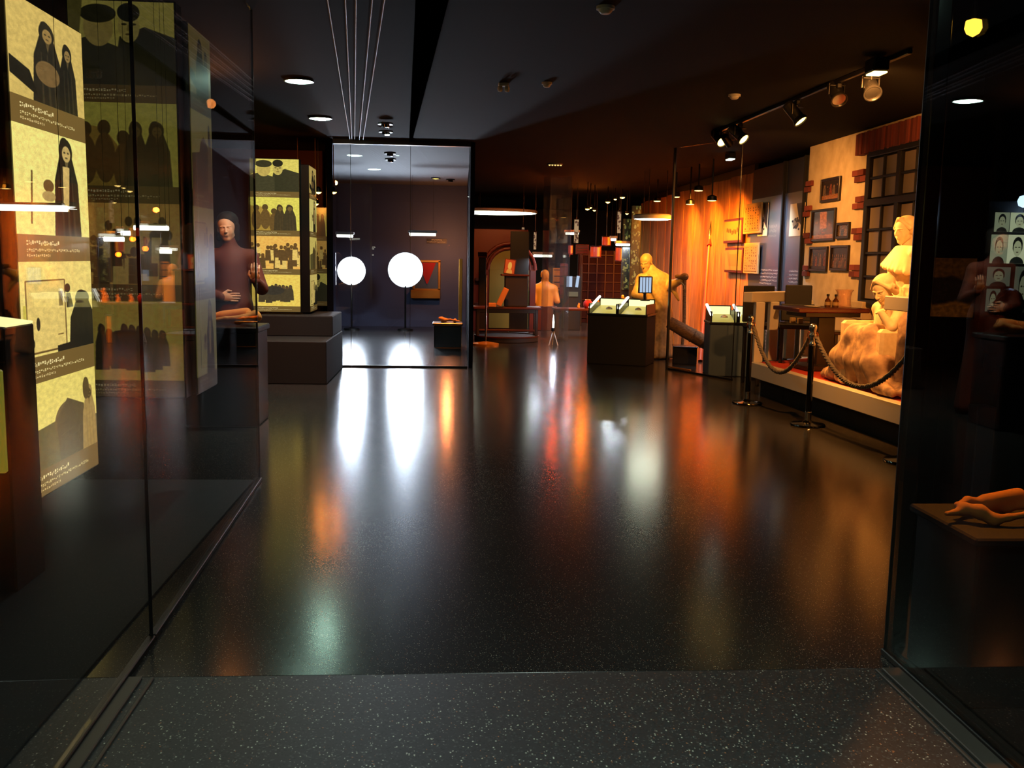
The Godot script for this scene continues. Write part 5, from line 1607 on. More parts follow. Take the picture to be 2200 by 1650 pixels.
# ------------------------------------------------------------------ the far part of the hall
func build_far_hall() -> void:
	# arched doorway, red with an olive door
	var ap := at(1062, 600, 19.2)
	var ar := thing("archway", "red arched doorway with olive door at the far end, next to the glass room", "doorway", Vector3(ap.x + 0.13, 0, -19.4))
	var w := 1.1
	part(ar, "wall_piece", box(Vector3(w, 2.06, 0.12), 0.006), mats.red_lacquer, Vector3(0, 1.03, -0.1))
	var st := start()
	var st2 := start()
	for k in 12:
		var a0 := PI * k / 12.0
		var a1 := PI * (k + 1) / 12.0
		var c := Vector3(0.18, 1.25, 0)
		for ring in [[0.50, 0.56, 0.05], [0.40, 0.46, 0.04]]:
			var p: Vector3 = c + Vector3(cos(a0), sin(a0), 0) * (ring[0] + ring[1]) * 0.5
			var q: Vector3 = c + Vector3(cos(a1), sin(a1), 0) * (ring[0] + ring[1]) * 0.5
			add_tube(st, [p, q], [0.035], 8)
		tri(st2, c, c + Vector3(cos(a0), sin(a0), 0) * 0.40, c + Vector3(cos(a1), sin(a1), 0) * 0.40, Vector3.BACK)
	part(ar, "arch_moulding", finish(st), mats.red_lacquer)
	add_box(st2, Vector3(0.18, 0.66, -0.02), Vector3(0.8, 1.18, 0.04), 0.004)
	part(ar, "door", finish(st2), mat("olive", Color(0.42, 0.40, 0.16), 0.6))
	for s in [-0.30, 0.66]:
		part(ar, "pilaster", box(Vector3(0.12, 1.25, 0.08), 0.008), mats.red_lacquer, Vector3(s, 0.625, 0))
	for y in [0.55, 1.05]:
		part(ar, "cross_band", box(Vector3(0.18, 0.06, 0.09), 0.006), mats.dark_red, Vector3(-0.42, y, 0))
	spot(self, Vector3(ap.x + 0.2, 2.9, -17.6), Vector3(ap.x, 1.2, -19.4), Color(1, 0.66, 0.36), 3.2, 28)
	# round plinth, long table and what stands on it
	var rp := Vector3(1.06, 0, -17.3)
	var ro := thing("round_plinth", "low dark round plinth under the long narrow table", "plinth", rp)
	part(ro, "drum", rod(0.58, 0.09, 40, 0.01), mats.charcoal)
	part(ro, "rim", lathe([[0.56, 0.09], [0.59, 0.085], [0.59, 0.105], [0.56, 0.105]], 40), mats.red_wood)
	var tb := thing("long_table", "long narrow dark red table on the round plinth", "table", rp)
	part(tb, "table_top", box(Vector3(1.22, 0.04, 0.5), 0.006), mats.red_wood, Vector3(0, 0.60, 0))
	part(tb, "apron", box(Vector3(1.1, 0.07, 0.4), 0.005), mats.dark_wood, Vector3(0, 0.545, 0))
	for q in [[-1, -1], [1, -1], [-1, 1], [1, 1]]:
		part(tb, "leg", box(Vector3(0.05, 0.475, 0.05), 0.005), mats.dark_wood, Vector3(q[0] * 0.53, 0.34, q[1] * 0.18))
	part(tb, "stretcher", box(Vector3(1.0, 0.03, 0.03), 0.004), mats.red_wood, Vector3(0, 0.2, 0.18))
	var cb := at(1108, 620, 17.3)
	var ca := thing("cabinet", "dark upright cabinet with a shelf on the long narrow table", "cabinet", Vector3(cb.x, 0.62, -17.3))
	part(ca, "body", box(Vector3(0.40, 0.55, 0.3), 0.008), mats.charcoal, Vector3(0, 0.275, 0))
	part(ca, "shelf", box(Vector3(0.50, 0.03, 0.36), 0.005), mats.red_wood, Vector3(-0.02, 0.565, 0))
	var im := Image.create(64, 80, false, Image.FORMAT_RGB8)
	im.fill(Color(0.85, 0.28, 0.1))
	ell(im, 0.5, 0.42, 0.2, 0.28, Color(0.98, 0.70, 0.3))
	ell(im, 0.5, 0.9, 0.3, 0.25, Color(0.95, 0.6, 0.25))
	var rpic := thing("red_portrait", "small red portrait leaning on the cabinet's shelf", "portrait", Vector3(cb.x - 0.12, 1.20, -17.2), 0.0)
	part(rpic, "frame", box(Vector3(0.20, 0.27, 0.025), 0.005), mats.red_lacquer, Vector3(0, 0.135, -0.02), Vector3(-0.08, 0, -0.12))
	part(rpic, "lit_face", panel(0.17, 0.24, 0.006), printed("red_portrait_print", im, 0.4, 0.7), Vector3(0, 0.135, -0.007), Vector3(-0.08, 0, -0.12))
	var ob := at(1080, 622, 17.0)
	solo("open_book", box(Vector3(0.10, 0.34, 0.05), 0.01), mats.amber_cloth, "tilted amber book standing before the cabinet", "book", Vector3(ob.x, 0.80, -17.02), Vector3(0, 0, -0.42))
	var oc := at(1058, 641, 17.0)
	solo("small_case", box(Vector3(0.13, 0.07, 0.12), 0.008), mats.amber_cloth, "little amber case left of the tilted book", "case", Vector3(oc.x, 0.657, -17.05))
	spot(self, Vector3(1.0, 2.9, -15.9), Vector3(0.95, 0.6, -17.2), Color(1, 0.5, 0.16), 9.0, 20)
	var lc := at(1036, 600, 18.0)
	var le := thing("lectern", "tall dark lectern left of the long narrow table", "lectern", Vector3(lc.x, 0, lc.z))
	part(le, "body", box(Vector3(0.13, 1.52, 0.2), 0.008), mats.black_matt, Vector3(0, 0.76, 0))
	part(le, "slope", box(Vector3(0.17, 0.03, 0.26), 0.006), mats.red_wood, Vector3(0, 1.54, 0.02), Vector3(0.3, 0, 0))
	var pf := on_y(1042, 720, 0.105)
	var po := thing("pole_stand", "slim steel pole on an amber-lit round foot before the long table", "stand", Vector3(pf.x - 0.02, 0.0, -16.35))
	part(po, "foot", lathe([[0, 0.0], [0.23, 0.0], [0.23, 0.03], [0.05, 0.06], [0, 0.06]], 32), mats.gold)
	part(po, "pole", rod(0.014, 1.15, 10), mats.steel, Vector3(0, 0.05, 0))
	spot(self, Vector3(pf.x, 2.9, -15.6), Vector3(pf.x, 0.0, -16.35), Color(1, 0.55, 0.2), 12.0, 9)
	var dw := at(1116, 600, 18.6)
	var dp := thing("partition", "tall dark partition covering the right half of the red archway", "partition", Vector3(dw.x, 0, -18.7))
	part(dp, "board", box(Vector3(0.36, at(1116, 497, 18.6).y, 0.06), 0.006), mats.black_matt, Vector3(0, at(1116, 497, 18.6).y * 0.5, 0))
	part(dp, "foot", box(Vector3(0.4, 0.05, 0.2), 0.006), mats.black, Vector3(0, 0.026, 0))
	# long banners with pictures, facing the aisle
	var bi := 0
	for q in [[1124, 489, 529, 0.05, 20.0, "slim pale banner nearest the archway"], [1150, 499, 536, 0.05, 20.0, "slim pale banner beside the glass pillar"], [1239, 472, 522, 0.085, 19.0, "pale picture banner above the small white screens"], [1331, 455, 501, 0.07, 19.0, "pale picture banner left of the green poster columns"]]:
		var a := at(q[0], q[1], q[4])
		var b := at(q[0], q[2], q[4])
		var o := thing("banner", q[5], "banner", Vector3(a.x, b.y, a.z), -0.2)
		var key := "banner_print_%d" % (bi % 2)
		if not mats.has(key):
			var bm := Image.create(32, 160, false, Image.FORMAT_RGB8)
			bm.fill(Color(0.86, 0.70, 0.52))
			for k in 12:
				ell(bm, rng.randf(), rng.randf(), 0.2, 0.05, Color(0.45, 0.3, 0.24))
			printed(key, bm, 0.6, 0.55)
		part(o, "lit_banner", panel(q[3], a.y - b.y, 0.02), mats[key], Vector3(0, (a.y - b.y) * 0.5, 0))
		part(o, "rod", tube([Vector3(-q[3] * 0.6, 0, 0), Vector3(q[3] * 0.6, 0, 0)], [0.012], 8), mats.dark_wood, Vector3(0, a.y - b.y + 0.01, 0.01))
		part(o, "cord", rod(0.004, TOP - a.y - 0.02, 6, 0.001), mats.cable, Vector3(0, a.y - b.y + 0.02, 0.01))
		bi += 1
	# glass pillar with a little tripod lamp before it
	var gp := on_y(1185, 742, 0.0)
	var g := thing("glass_pillar", "square glass pillar between the archway and the lanterns", "pillar", Vector3(1.97, 0, -17.6), 0.2)
	var pg_m := mat("pillar_glass", Color(0.35, 0.4, 0.5, 0.12), 0.02)
	pg_m.transparency = BaseMaterial3D.TRANSPARENCY_ALPHA
	var bm2 := BoxMesh.new()
	bm2.size = Vector3(0.40, TOP - 0.06, 0.012)
	for s in [-1, 1]:
		part(g, "pane", bm2, pg_m, Vector3(0, TOP * 0.5, s * 0.2))
	var bm3 := BoxMesh.new()
	bm3.size = Vector3(0.012, TOP - 0.06, 0.38)
	for s in [-1, 1]:
		part(g, "pane", bm3, pg_m, Vector3(s * 0.2, TOP * 0.5, 0))
	var tq := on_y(1183, 738, 0.0)
	var tr := thing("tripod_lamp", "small white tripod lamp at the foot of the glass pillar", "lamp", Vector3(gp.x + 0.02, 0, -16.4))
	for k in 3:
		var a := TAU * k / 3.0 + 0.5
		part(tr, "leg", tube([Vector3(0.09 * cos(a), 0.005, 0.09 * sin(a)), Vector3(0, 0.27, 0)], [0.010], 6), mats.off_white)
	part(tr, "collar", rod(0.035, 0.06, 12), mats.black, Vector3(0, 0.25, 0))
	part(tr, "light_tube", lathe([[0, 0], [0.016, 0], [0.018, 0.1], [0.006, 0.22], [0, 0.23]], 12, true), mats.strip_light, Vector3(0, 0.31, 0))
	omni(tr, Vector3(0, 0.42, 0.08), Color(0.85, 0.9, 1), 0.12, 0.03)
	# golden statue on a plinth
	var gs := at(1171, 640, 20.0)
	var go := thing("golden_statue", "golden half-length statue facing away at the far end", "statue", Vector3(gs.x, 0, -20.0))
	var gh := at(1171, 593, 20.0) - go.position
	part(go, "figure", skin(head_bones(gh, facing(Vector3(0.3, -0.1, 1)), 0.27, false, true) + [cap(gh + Vector3(0, -0.1, 0), gh + Vector3(0, -0.2, 0), 0.06, 0.09, 0.03), cap(gh + Vector3(-0.17, -0.27, 0), gh + Vector3(0.17, -0.27, 0), 0.10, 0.10, 0.06), cap(gh + Vector3(0, -0.3, 0), gh + Vector3(0, -0.62, 0), 0.18, 0.2, 0.08), cap(gh + Vector3(-0.2, -0.28, 0), gh + Vector3(-0.26, -0.55, 0.08), 0.075, 0.06, 0.04), cap(gh + Vector3(0.2, -0.28, 0), gh + Vector3(0.26, -0.52, 0.1), 0.075, 0.06, 0.04)], 0.011), mats.statue_gold if mats.has("statue_gold") else mat("statue_gold", Color(0.78, 0.52, 0.12), 0.5))
	part(go, "plinth", box(Vector3(0.5, gh.y - 0.62, 0.4), 0.01), mats.red_wood, Vector3(gh.x, (gh.y - 0.62) * 0.5, 0))
	spot(self, Vector3(gs.x - 0.2, 2.9, -18.6), Vector3(gs.x, 1.0, -20.0), Color(1, 0.6, 0.1), 7.0, 16)
	# red and gold panels behind
	for q in [[1140, 597, 0.16, 0.55, 21.0, "red", "narrow red panel left of the golden statue"], [1197, 600, 0.20, 0.5, 21.2, "gold", "narrow gilt panel right of the golden statue"], [1211, 604, 0.17, 0.75, 20.6, "red", "red panel beside the small white screens"], [1251, 536, 0.30, 0.22, 21.5, "red", "low red panel under the left lanterns"]]:
		var p := at(q[0], q[1], q[4])
		var o := thing("wall_panel", q[6], "panel", p)
		part(o, "board", box(Vector3(q[2], q[3], 0.03), 0.005), mats.red_lacquer if q[5] == "red" else mats.gold)
		var s5 := start()
		for k in 4:
			add_box(s5, Vector3(0, -q[3] * 0.4 + q[3] * 0.27 * k, 0.02), Vector3(q[2] * 0.8, 0.02, 0.012), 0.003)
		part(o, "moulding", finish(s5), mats.dark_wood)
		part(o, "stand", box(Vector3(0.05, p.y - q[3] * 0.5, 0.05), 0.004), mats.dark_wood, Vector3(0, -p.y * 0.5 - q[3] * 0.25, -0.02))
	omni(self, Vector3(2.2, 2.3, -19.6), Color(1, 0.35, 0.1), 0.5, 0.05)
	# small white screens
	var scr := thing("screen_cabinet", "dark cabinet with two small white screens", "screen", Vector3(at(1231, 620, 20.0).x, 0, -20.0))
	part(scr, "body", box(Vector3(0.34, 1.12, 0.2), 0.008), mats.black_matt, Vector3(0, 0.56, -0.11))
	part(scr, "screen_face", box(Vector3(0.12, 0.22, 0.008), 0.001), mats.screen, Vector3(-0.08, at(1224, 605, 20.0).y, 0.0))
	part(scr, "screen_face", box(Vector3(0.06, 0.24, 0.008), 0.001), mats.screen, Vector3(0.09, at(1240, 605, 20.0).y, 0.0), Vector3(0, 0, -0.12))
	part(scr, "lower_screen", box(Vector3(0.22, 0.1, 0.008), 0.001), glow("screen_low", Color(0.6, 0.62, 0.5), 0.25), Vector3(0, at(1231, 632, 20.0).y, 0.0))
	# table with the red drum and golden figurines
	var t2 := at(1238, 664, 18.4)
	var tt := thing("long_table", "dark side table carrying the red drum and golden figurines", "table", Vector3(t2.x + 0.1, 0, -18.4))
	part(tt, "table_top", box(Vector3(1.5, 0.04, 0.5), 0.006), mats.red_wood, Vector3(0.2, t2.y, 0))
	for q in [[-0.5, -1], [0.9, -1], [-0.5, 1], [0.9, 1]]:
		part(tt, "leg", box(Vector3(0.05, t2.y - 0.02, 0.05), 0.005), mats.dark_wood, Vector3(q[0], (t2.y - 0.02) * 0.5, q[1] * 0.2))
	var rb := at(1263, 655, 18.3)
	var dr := thing("drum", "small red drum on the side table", "drum", Vector3(rb.x, t2.y + 0.02, -18.3))
	part(dr, "body", lathe([[0, 0], [0.06, 0], [0.09, 0.06], [0.085, 0.12], [0.05, 0.16], [0, 0.16]], 20, true), mats.red_cloth)
	part(dr, "head_ring", lathe([[0.05, 0.155], [0.062, 0.165], [0.05, 0.172], [0, 0.168]], 20), mats.gold)
	var fi := 0
	for q in [[1243, 660, 0.10, "squat golden figurine left of the red drum"], [1284, 650, 0.16, "slim golden figurine just right of the red drum"], [1310, 648, 0.15, "golden figurine in the middle of the side table"], [1336, 648, 0.26, "largest golden figurine behind the lit display trays"]]:
		var p := at(q[0], q[1], 18.35)
		var h: float = q[2]
		var b := [cap(Vector3(0, 0.02, 0), Vector3(0, h * 0.5, 0), h * 0.30, h * 0.16, 0.02), cap(Vector3(0, h * 0.5, 0), Vector3(h * 0.05, h * 0.75, 0), h * 0.16, h * 0.10, 0.02), egg(Vector3(h * 0.05, h * 0.9, 0), Vector3(h * 0.11, h * 0.14, h * 0.12)), cap(Vector3(h * 0.1, h * 0.6, 0), Vector3(h * 0.3, h * 0.85, 0.02), h * 0.06, h * 0.04, 0.01), cap(Vector3(-h * 0.1, h * 0.6, 0), Vector3(-h * 0.25, h * 0.35, 0.03), h * 0.06, h * 0.05, 0.01)]
		solo("figurine", skin(b, maxf(0.006, h * 0.045)), mats.statue_gold, q[3], "figurine", Vector3(p.x, t2.y + 0.022, -18.35))
		fi += 1
	spot(self, Vector3(2.9, 2.9, -17.4), Vector3(2.95, 0.7, -18.4), Color(1, 0.5, 0.12), 9.0, 22)
	var am := on_y(1275, 727, 0.0)
	var ao := thing("amber_post", "short amber post left of the black display desk", "post", Vector3(am.x - 0.1, 0, -16.2))
	part(ao, "shaft", box(Vector3(0.07, 0.44, 0.07), 0.006), mats.amber_cloth, Vector3(0, 0.22, 0))
	part(ao, "cap", box(Vector3(0.09, 0.02, 0.09), 0.004), mats.dark_wood, Vector3(0, 0.45, 0))
	# lanterns
	for q in [[1226, 536, 0.10, 0.19, "small orange lantern, farthest left of the lanterns"], [1280, 541, 0.23, 0.23, "large orange lantern with glowing core, middle of the lanterns"], [1303, 518, 0.19, 0.19, "orange lantern hanging highest of the group"], [1331, 546, 0.17, 0.28, "dim orange lantern next to the green poster columns"]]:
		var p := at(q[0], q[1], 20.5)
		var r: float = q[2] * 0.5
		var h: float = q[3]
		var o := thing("lantern", q[4], "lantern", p)
		part(o, "lantern_shade", lathe([[0, -h * 0.5], [r, -h * 0.5], [r * 1.03, 0], [r, h * 0.5], [0, h * 0.5]], 24), mats.lantern)
		part(o, "lantern_core", lathe([[0, -h * 0.42], [r * 0.3, -h * 0.42], [r * 0.3, h * 0.42], [0, h * 0.42]], 12), mats.lantern_core, Vector3(r * 0.35, 0, r * 0.82))
		for s in [-1, 1]:
			part(o, "rim", lathe([[r * 0.9, -0.012], [r * 1.08, -0.012], [r * 1.08, 0.012], [r * 0.9, 0.012]], 24), mats.dark_red, Vector3(0, s * h * 0.5, 0))
		part(o, "cord", rod(0.006, TOP - p.y - h * 0.5 - 0.02, 6, 0.001), mats.cable, Vector3(0, h * 0.5 + 0.01, 0))
		omni(o, Vector3(0, -h * 0.5 - 0.05, 0.1), Color(1, 0.35, 0.05), 0.12, 0.05)
	# dark lattice screen behind the lanterns
	var lt := at(1300, 590, 22.5)
	var lo := thing("lattice_screen", "dark red lattice screen standing behind the lanterns", "screen", Vector3(lt.x, 0, -22.5))
	part(lo, "board", box(Vector3(1.3, 1.7, 0.03), 0.004), mats.dark_red, Vector3(0, 0.85, -0.03))
	for k in 7:
		part(lo, "upright", box(Vector3(0.035, 1.7, 0.04), 0.004), mats.red_wood, Vector3(-0.6 + 0.2 * k, 0.85, 0.01))
	for k in 8:
		part(lo, "crosspiece", box(Vector3(1.24, 0.025, 0.03), 0.003), mats.red_wood, Vector3(0, 0.12 + 0.21 * k, 0.012))
	# green poster columns
	for q in [[1349, 470, 622, 0.165, 19.0, "green-gold poster column on the left of the pair"], [1368, 442, 612, 0.165, 18.6, "taller green-gold poster column beside the amber timber"]]:
		var a := at(q[0], q[1], q[4])
		var b := at(q[0], q[2], q[4])
		if not mats.has("poster_print"):
			var pm := Image.create(64, 512, false, Image.FORMAT_RGB8)
			pm.fill(Color(0.13, 0.14, 0.08))
			for k in 90:
				ell(pm, rng.randf(), rng.randf(), 0.05 + 0.1 * rng.randf(), 0.008 + 0.02 * rng.randf(), [Color(0.55, 0.52, 0.25), Color(0.30, 0.32, 0.16), Color(0.7, 0.64, 0.34), Color(0.06, 0.07, 0.05)][k % 4])
			printed("poster_print", pm, 0.4, 0.55)
		var o := thing("poster_column", q[5], "poster", Vector3(a.x, 0, a.z), -0.15)
		part(o, "light_case", box(Vector3(q[3] + 0.03, a.y, 0.08), 0.005), mats.black_matt, Vector3(0, a.y * 0.5, -0.042))
		part(o, "lit_poster", panel(q[3], a.y - b.y, 0.004), mats.poster_print, Vector3(0, (a.y + b.y) * 0.5, 0))
	# the big round ceiling lights and the flat lamps
	ring_lamp("large round white ceiling light past the glass room, above the archway", Vector3(at(1075, 458, 23.6).x - 0.15, at(1075, 458, 23.6).y, -23.6), 1.05, 1.1)
	var r2 := at(1402, 471, 16.2)
	ring_lamp("round white ceiling light in front of the timber wall", r2, 0.33, 0.25)
	for q in [[1166, 551, 40, 18.6, "white flat lamp beside the glass pillar"], [1229, 503, 28, 19.7, "thin white lamp behind the pale picture banner"], [1338, 527, 30, 18.9, "white flat lamp before the green poster columns"], [1318, 516, 11, 19.4, "tiny white lamp beside the highest lantern"]]:
		tube_lamp(at(q[0], q[1], q[3]), q[2] / FOCAL * q[3], q[4])
	# small spots hung in the dark
	var names := ["first", "second", "third", "fourth", "fifth", "sixth", "seventh"]
	var si := 0
	for q in [[1262, 449, 0.04], [1268, 446, 0.035], [1277, 452, 0.03], [1306, 434, 0.045], [1322, 428, 0.03], [1337, 424, 0.05], [1347, 459, 0.035]]:
		var p := at(q[0], q[1], 19.0 + 0.35 * si)
		var o := thing("ceiling_spot", "%s from the left of the small warm spots high over the lanterns" % names[si], "lamp", p)
		part(o, "stem", rod(0.01, TOP - p.y - 0.05, 6, 0.001), mats.black, Vector3(0, 0.05, 0))
		part(o, "hood", lathe([[q[2] * 1.3, 0], [q[2] * 1.2, 0.05], [0.01, 0.07], [0, 0.07]], 14), mats.black)
		part(o, "lamp_face", lathe([[0, -q[2] * 0.7], [q[2] * 0.8, -q[2] * 0.4], [q[2] * 1.1, 0.0], [0, 0.005]], 12, true), mats.lamp_warm)
		si += 1
	omni(self, Vector3(3.0, 2.5, -21.0), Color(1, 0.5, 0.15), 0.7, 0.05)

func ring_lamp(label: String, p: Vector3, r: float, energy: float) -> void:
	var o := thing("round_lamp", label, "lamp", p)
	part(o, "rim", lathe([[r - 0.02, 0.0], [r, 0.0], [r, 0.06], [r - 0.04, 0.08], [0, 0.08]], 48), mats.off_white)
	part(o, "light_diffuser", lathe([[0, -0.012], [r * 0.8, -0.01], [r - 0.02, 0.0], [r - 0.02, 0.02], [0, 0.02]], 48), mats.ring_light)
	for k in 3:
		var a := TAU * k / 3.0
		part(o, "hanger", rod(0.006, TOP - p.y - 0.08, 6, 0.001), mats.cable, Vector3(r * 0.7 * cos(a), 0.08, r * 0.7 * sin(a)))
	area(o, p + Vector3(0, -0.03, 0), Vector3.DOWN, Color(0.96, 1, 0.9), energy * 6.0, Vector2(r * 1.6, r * 1.6))

# ------------------------------------------------------------------ right smoked glass; showcase built behind it for the images it mirrors
func build_right_showcase() -> void:
	glass_wall("glass_panel", "near smoked glass panel on the right of the entrance", Vector3(1.70, 0, 1.2), Vector3(1.70, 0, -3.43), TOP, mats.smoked_glass)
	var a := Vector3(1.74, 0, -3.46)
	var b := Vector3(3.16, 0, -6.15)
	var st := beam(a + Vector3(0.03, TOP * 0.5, 0), b + Vector3(0.03, TOP * 0.5, 0), TOP, 0.05, 0.004)
	struct("wall_showcase_end", st, mats.black_gloss)
	slab("wall_showcase_side", Vector3(3.5, 0, -6.3), Vector3(3.6, TOP, 1.6), mats.black_matt)
	slab("wall_showcase_far", Vector3(3.16, 0, -6.35), Vector3(3.5, TOP, -6.25), mats.black_matt)
	struct("floor", prism([Vector2(1.75, 1.6), Vector2(1.75, -3.45), Vector2(3.17, -6.2), Vector2(3.5, -6.2), Vector2(3.5, 1.6)], 0, 0.012), mats.black_matt)
	# glowing amber picture built for a reflection, by the slanting end wall
	var p := at(2048, 618, 4.45)
	var o := thing("amber_picture", "dim amber picture built for a reflection in the right smoked glass", "picture", Vector3(p.x, p.y, p.z), -0.3)
	var im := Image.create(64, 96, false, Image.FORMAT_RGB8)
	im.fill(Color(0.36, 0.19, 0.06))
	poly(im, [Vector2(0, 0.35), Vector2(0.5, 0.3), Vector2(1, 0.45), Vector2(1, 0.75), Vector2(0, 0.8)], Color(0.14, 0.08, 0.045))
	poly(im, [Vector2(0, 0.82), Vector2(0.6, 0.72), Vector2(1, 0.8), Vector2(1, 1), Vector2(0, 1)], Color(0.5, 0.27, 0.08))
	im.resize(20, 30, Image.INTERPOLATE_LANCZOS)
	im.resize(64, 96, Image.INTERPOLATE_CUBIC)
	mottle(im, 77, 0.4, 0.1)
	part(o, "frame", box(Vector3(0.21, 0.30, 0.02), 0.004), mats.black_matt, Vector3(0, 0, -0.012))
	part(o, "lit_picture", panel(0.19, 0.28, 0.004), printed("amber_picture_print", im, 0.5, 0.28), Vector3.ZERO)
	part(o, "stand", box(Vector3(0.03, p.y - 0.15, 0.03), 0.003), mats.black_matt, Vector3(0, -p.y * 0.5 - 0.07, -0.03))
	# portrait wall
	var q0 := at(2152, 575, 4.9)
	var pw := thing("portrait_lightbox", "backlit board of portrait photos at the right edge", "lightbox", Vector3(q0.x + 0.06, 0, q0.z), -0.12)
	var ptop := at(2150, 452, 4.9).y
	var pbot := at(2150, 700, 4.9).y
	part(pw, "light_case", box(Vector3(0.46, ptop - pbot + 0.1, 0.05), 0.004), mats.black_matt, Vector3(0.08, (ptop + pbot) * 0.5, -0.03))
	part(pw, "stand", box(Vector3(0.3, pbot - 0.05, 0.05), 0.004), mats.black_matt, Vector3(0.05, (pbot - 0.05) * 0.5, -0.03))
	for k in 4:
		printed("head_print_%d" % k, head_photo(k), 0.4, [0.55, 0.9, 0.3, 0.85][k])
	var cells := [[-0.075, 0.0, 0.075, 0.10, 0], [0.015, 0.0, 0.095, 0.10, 1], [-0.08, 0.115, 0.085, 0.15, 0], [0.015, 0.115, 0.10, 0.15, 3], [0.06, 0.28, 0.09, 0.24, 2], [0.16, 0.28, 0.09, 0.24, 0], [-0.09, 0.40, 0.07, 0.12, 2], [0.15, 0.42, 0.11, 0.11, 1], [-0.07, 0.285, 0.12, 0.10, 2]]
	for c in cells:
		part(pw, "lit_portrait", panel(c[2], c[3], 0.004), mats["head_print_%d" % c[4]], Vector3(c[0], ptop - 0.01 - c[1] - c[3] * 0.5, 0.0))
	# dark bust in front of it
	var bp := at(2166, 690, 4.3)
	var bu := thing("bust", "dark bust on a post in front of the portrait board", "bust", Vector3(bp.x, 0, bp.z))
	part(bu, "figure", skin(head_bones(Vector3(0, bp.y + 0.07, 0), facing(Vector3(-0.4, 0, 1)), 0.15) + [cap(Vector3(0, bp.y, 0), Vector3(0, bp.y - 0.06, 0), 0.035, 0.05, 0.03), cap(Vector3(-0.07, bp.y - 0.09, 0), Vector3(0.07, bp.y - 0.09, 0), 0.05, 0.05, 0.04), cap(Vector3(0, bp.y - 0.1, 0), Vector3(0, bp.y - 0.2, 0), 0.08, 0.09, 0.04)], 0.006), mats.dark_wood)
	part(bu, "post", box(Vector3(0.15, bp.y - 0.2, 0.15), 0.006), mats.black_matt, Vector3(0, (bp.y - 0.2) * 0.5, 0))
	# small bluish lamp, lamp built for a ceiling lamp reflection, pale post
	var l1 := at(2199, 434, 4.9)
	var lo := thing("small_lamp", "small blue-white lamp above the portrait board", "lamp", l1)
	part(lo, "bulb", lathe([[0, -0.03], [0.025, -0.02], [0.032, 0.0], [0.02, 0.03], [0, 0.035]], 14, true), glow("lamp_blue", Color(0.7, 0.85, 1.0), 4.0))
	part(lo, "cord", rod(0.004, TOP - l1.y - 0.04, 6, 0.001), mats.cable, Vector3(0, 0.03, 0))
	omni(lo, Vector3(0, -0.07, 0), Color(0.7, 0.85, 1.0), 0.06, 0.02)
	var l2 := at(2091, 61, 3.9)
	var l2o := thing("ceiling_spot", "yellow spot lamp built for a ceiling lamp reflection in the right glass", "lamp", l2)
	part(l2o, "stem", rod(0.01, maxf(0.05, TOP - l2.y - 0.03), 8, 0.001), mats.black, Vector3(0, 0.03, 0))
	part(l2o, "bulb", lathe([[0, -0.035], [0.025, -0.02], [0.034, 0.0], [0.03, 0.03], [0, 0.04]], 14, true), glow("lamp_yellow", Color(1.0, 0.75, 0.25), 5.0))
	spot(l2o, l2 + Vector3(0, -0.06, 0), at(2120, 1100, 3.3), Color(1, 0.58, 0.16), 8.0, 24)
	var pg := at(2108, 900, 4.2)
	solo("pale_post", box(Vector3(0.09, 0.85, 0.09), 0.006), mats.blue_grey, "dim grey-green post standing under the portrait board", "post", Vector3(pg.x, 0.437, pg.z))
	# plinth with amber cloth
	var cp := at(2110, 1108, 3.15)
	var pl := thing("plinth", "black plinth with a crumpled amber cloth in the right showcase", "plinth", Vector3(cp.x + 0.02, 0, cp.z))
	part(pl, "body", box(Vector3(0.5, cp.y - 0.05, 0.42), 0.01), mats.black_matt, Vector3(0.1, (cp.y - 0.05) * 0.5 + 0.012, 0))
	part(pl, "top", box(Vector3(0.54, 0.03, 0.46), 0.008), mats.black_matt, Vector3(0.1, cp.y - 0.03, 0))
	cloth("crumpled amber cloth on the black plinth at the right edge", Vector3(cp.x + 0.09, cp.y - 0.01, cp.z), 0.62, 0.1)

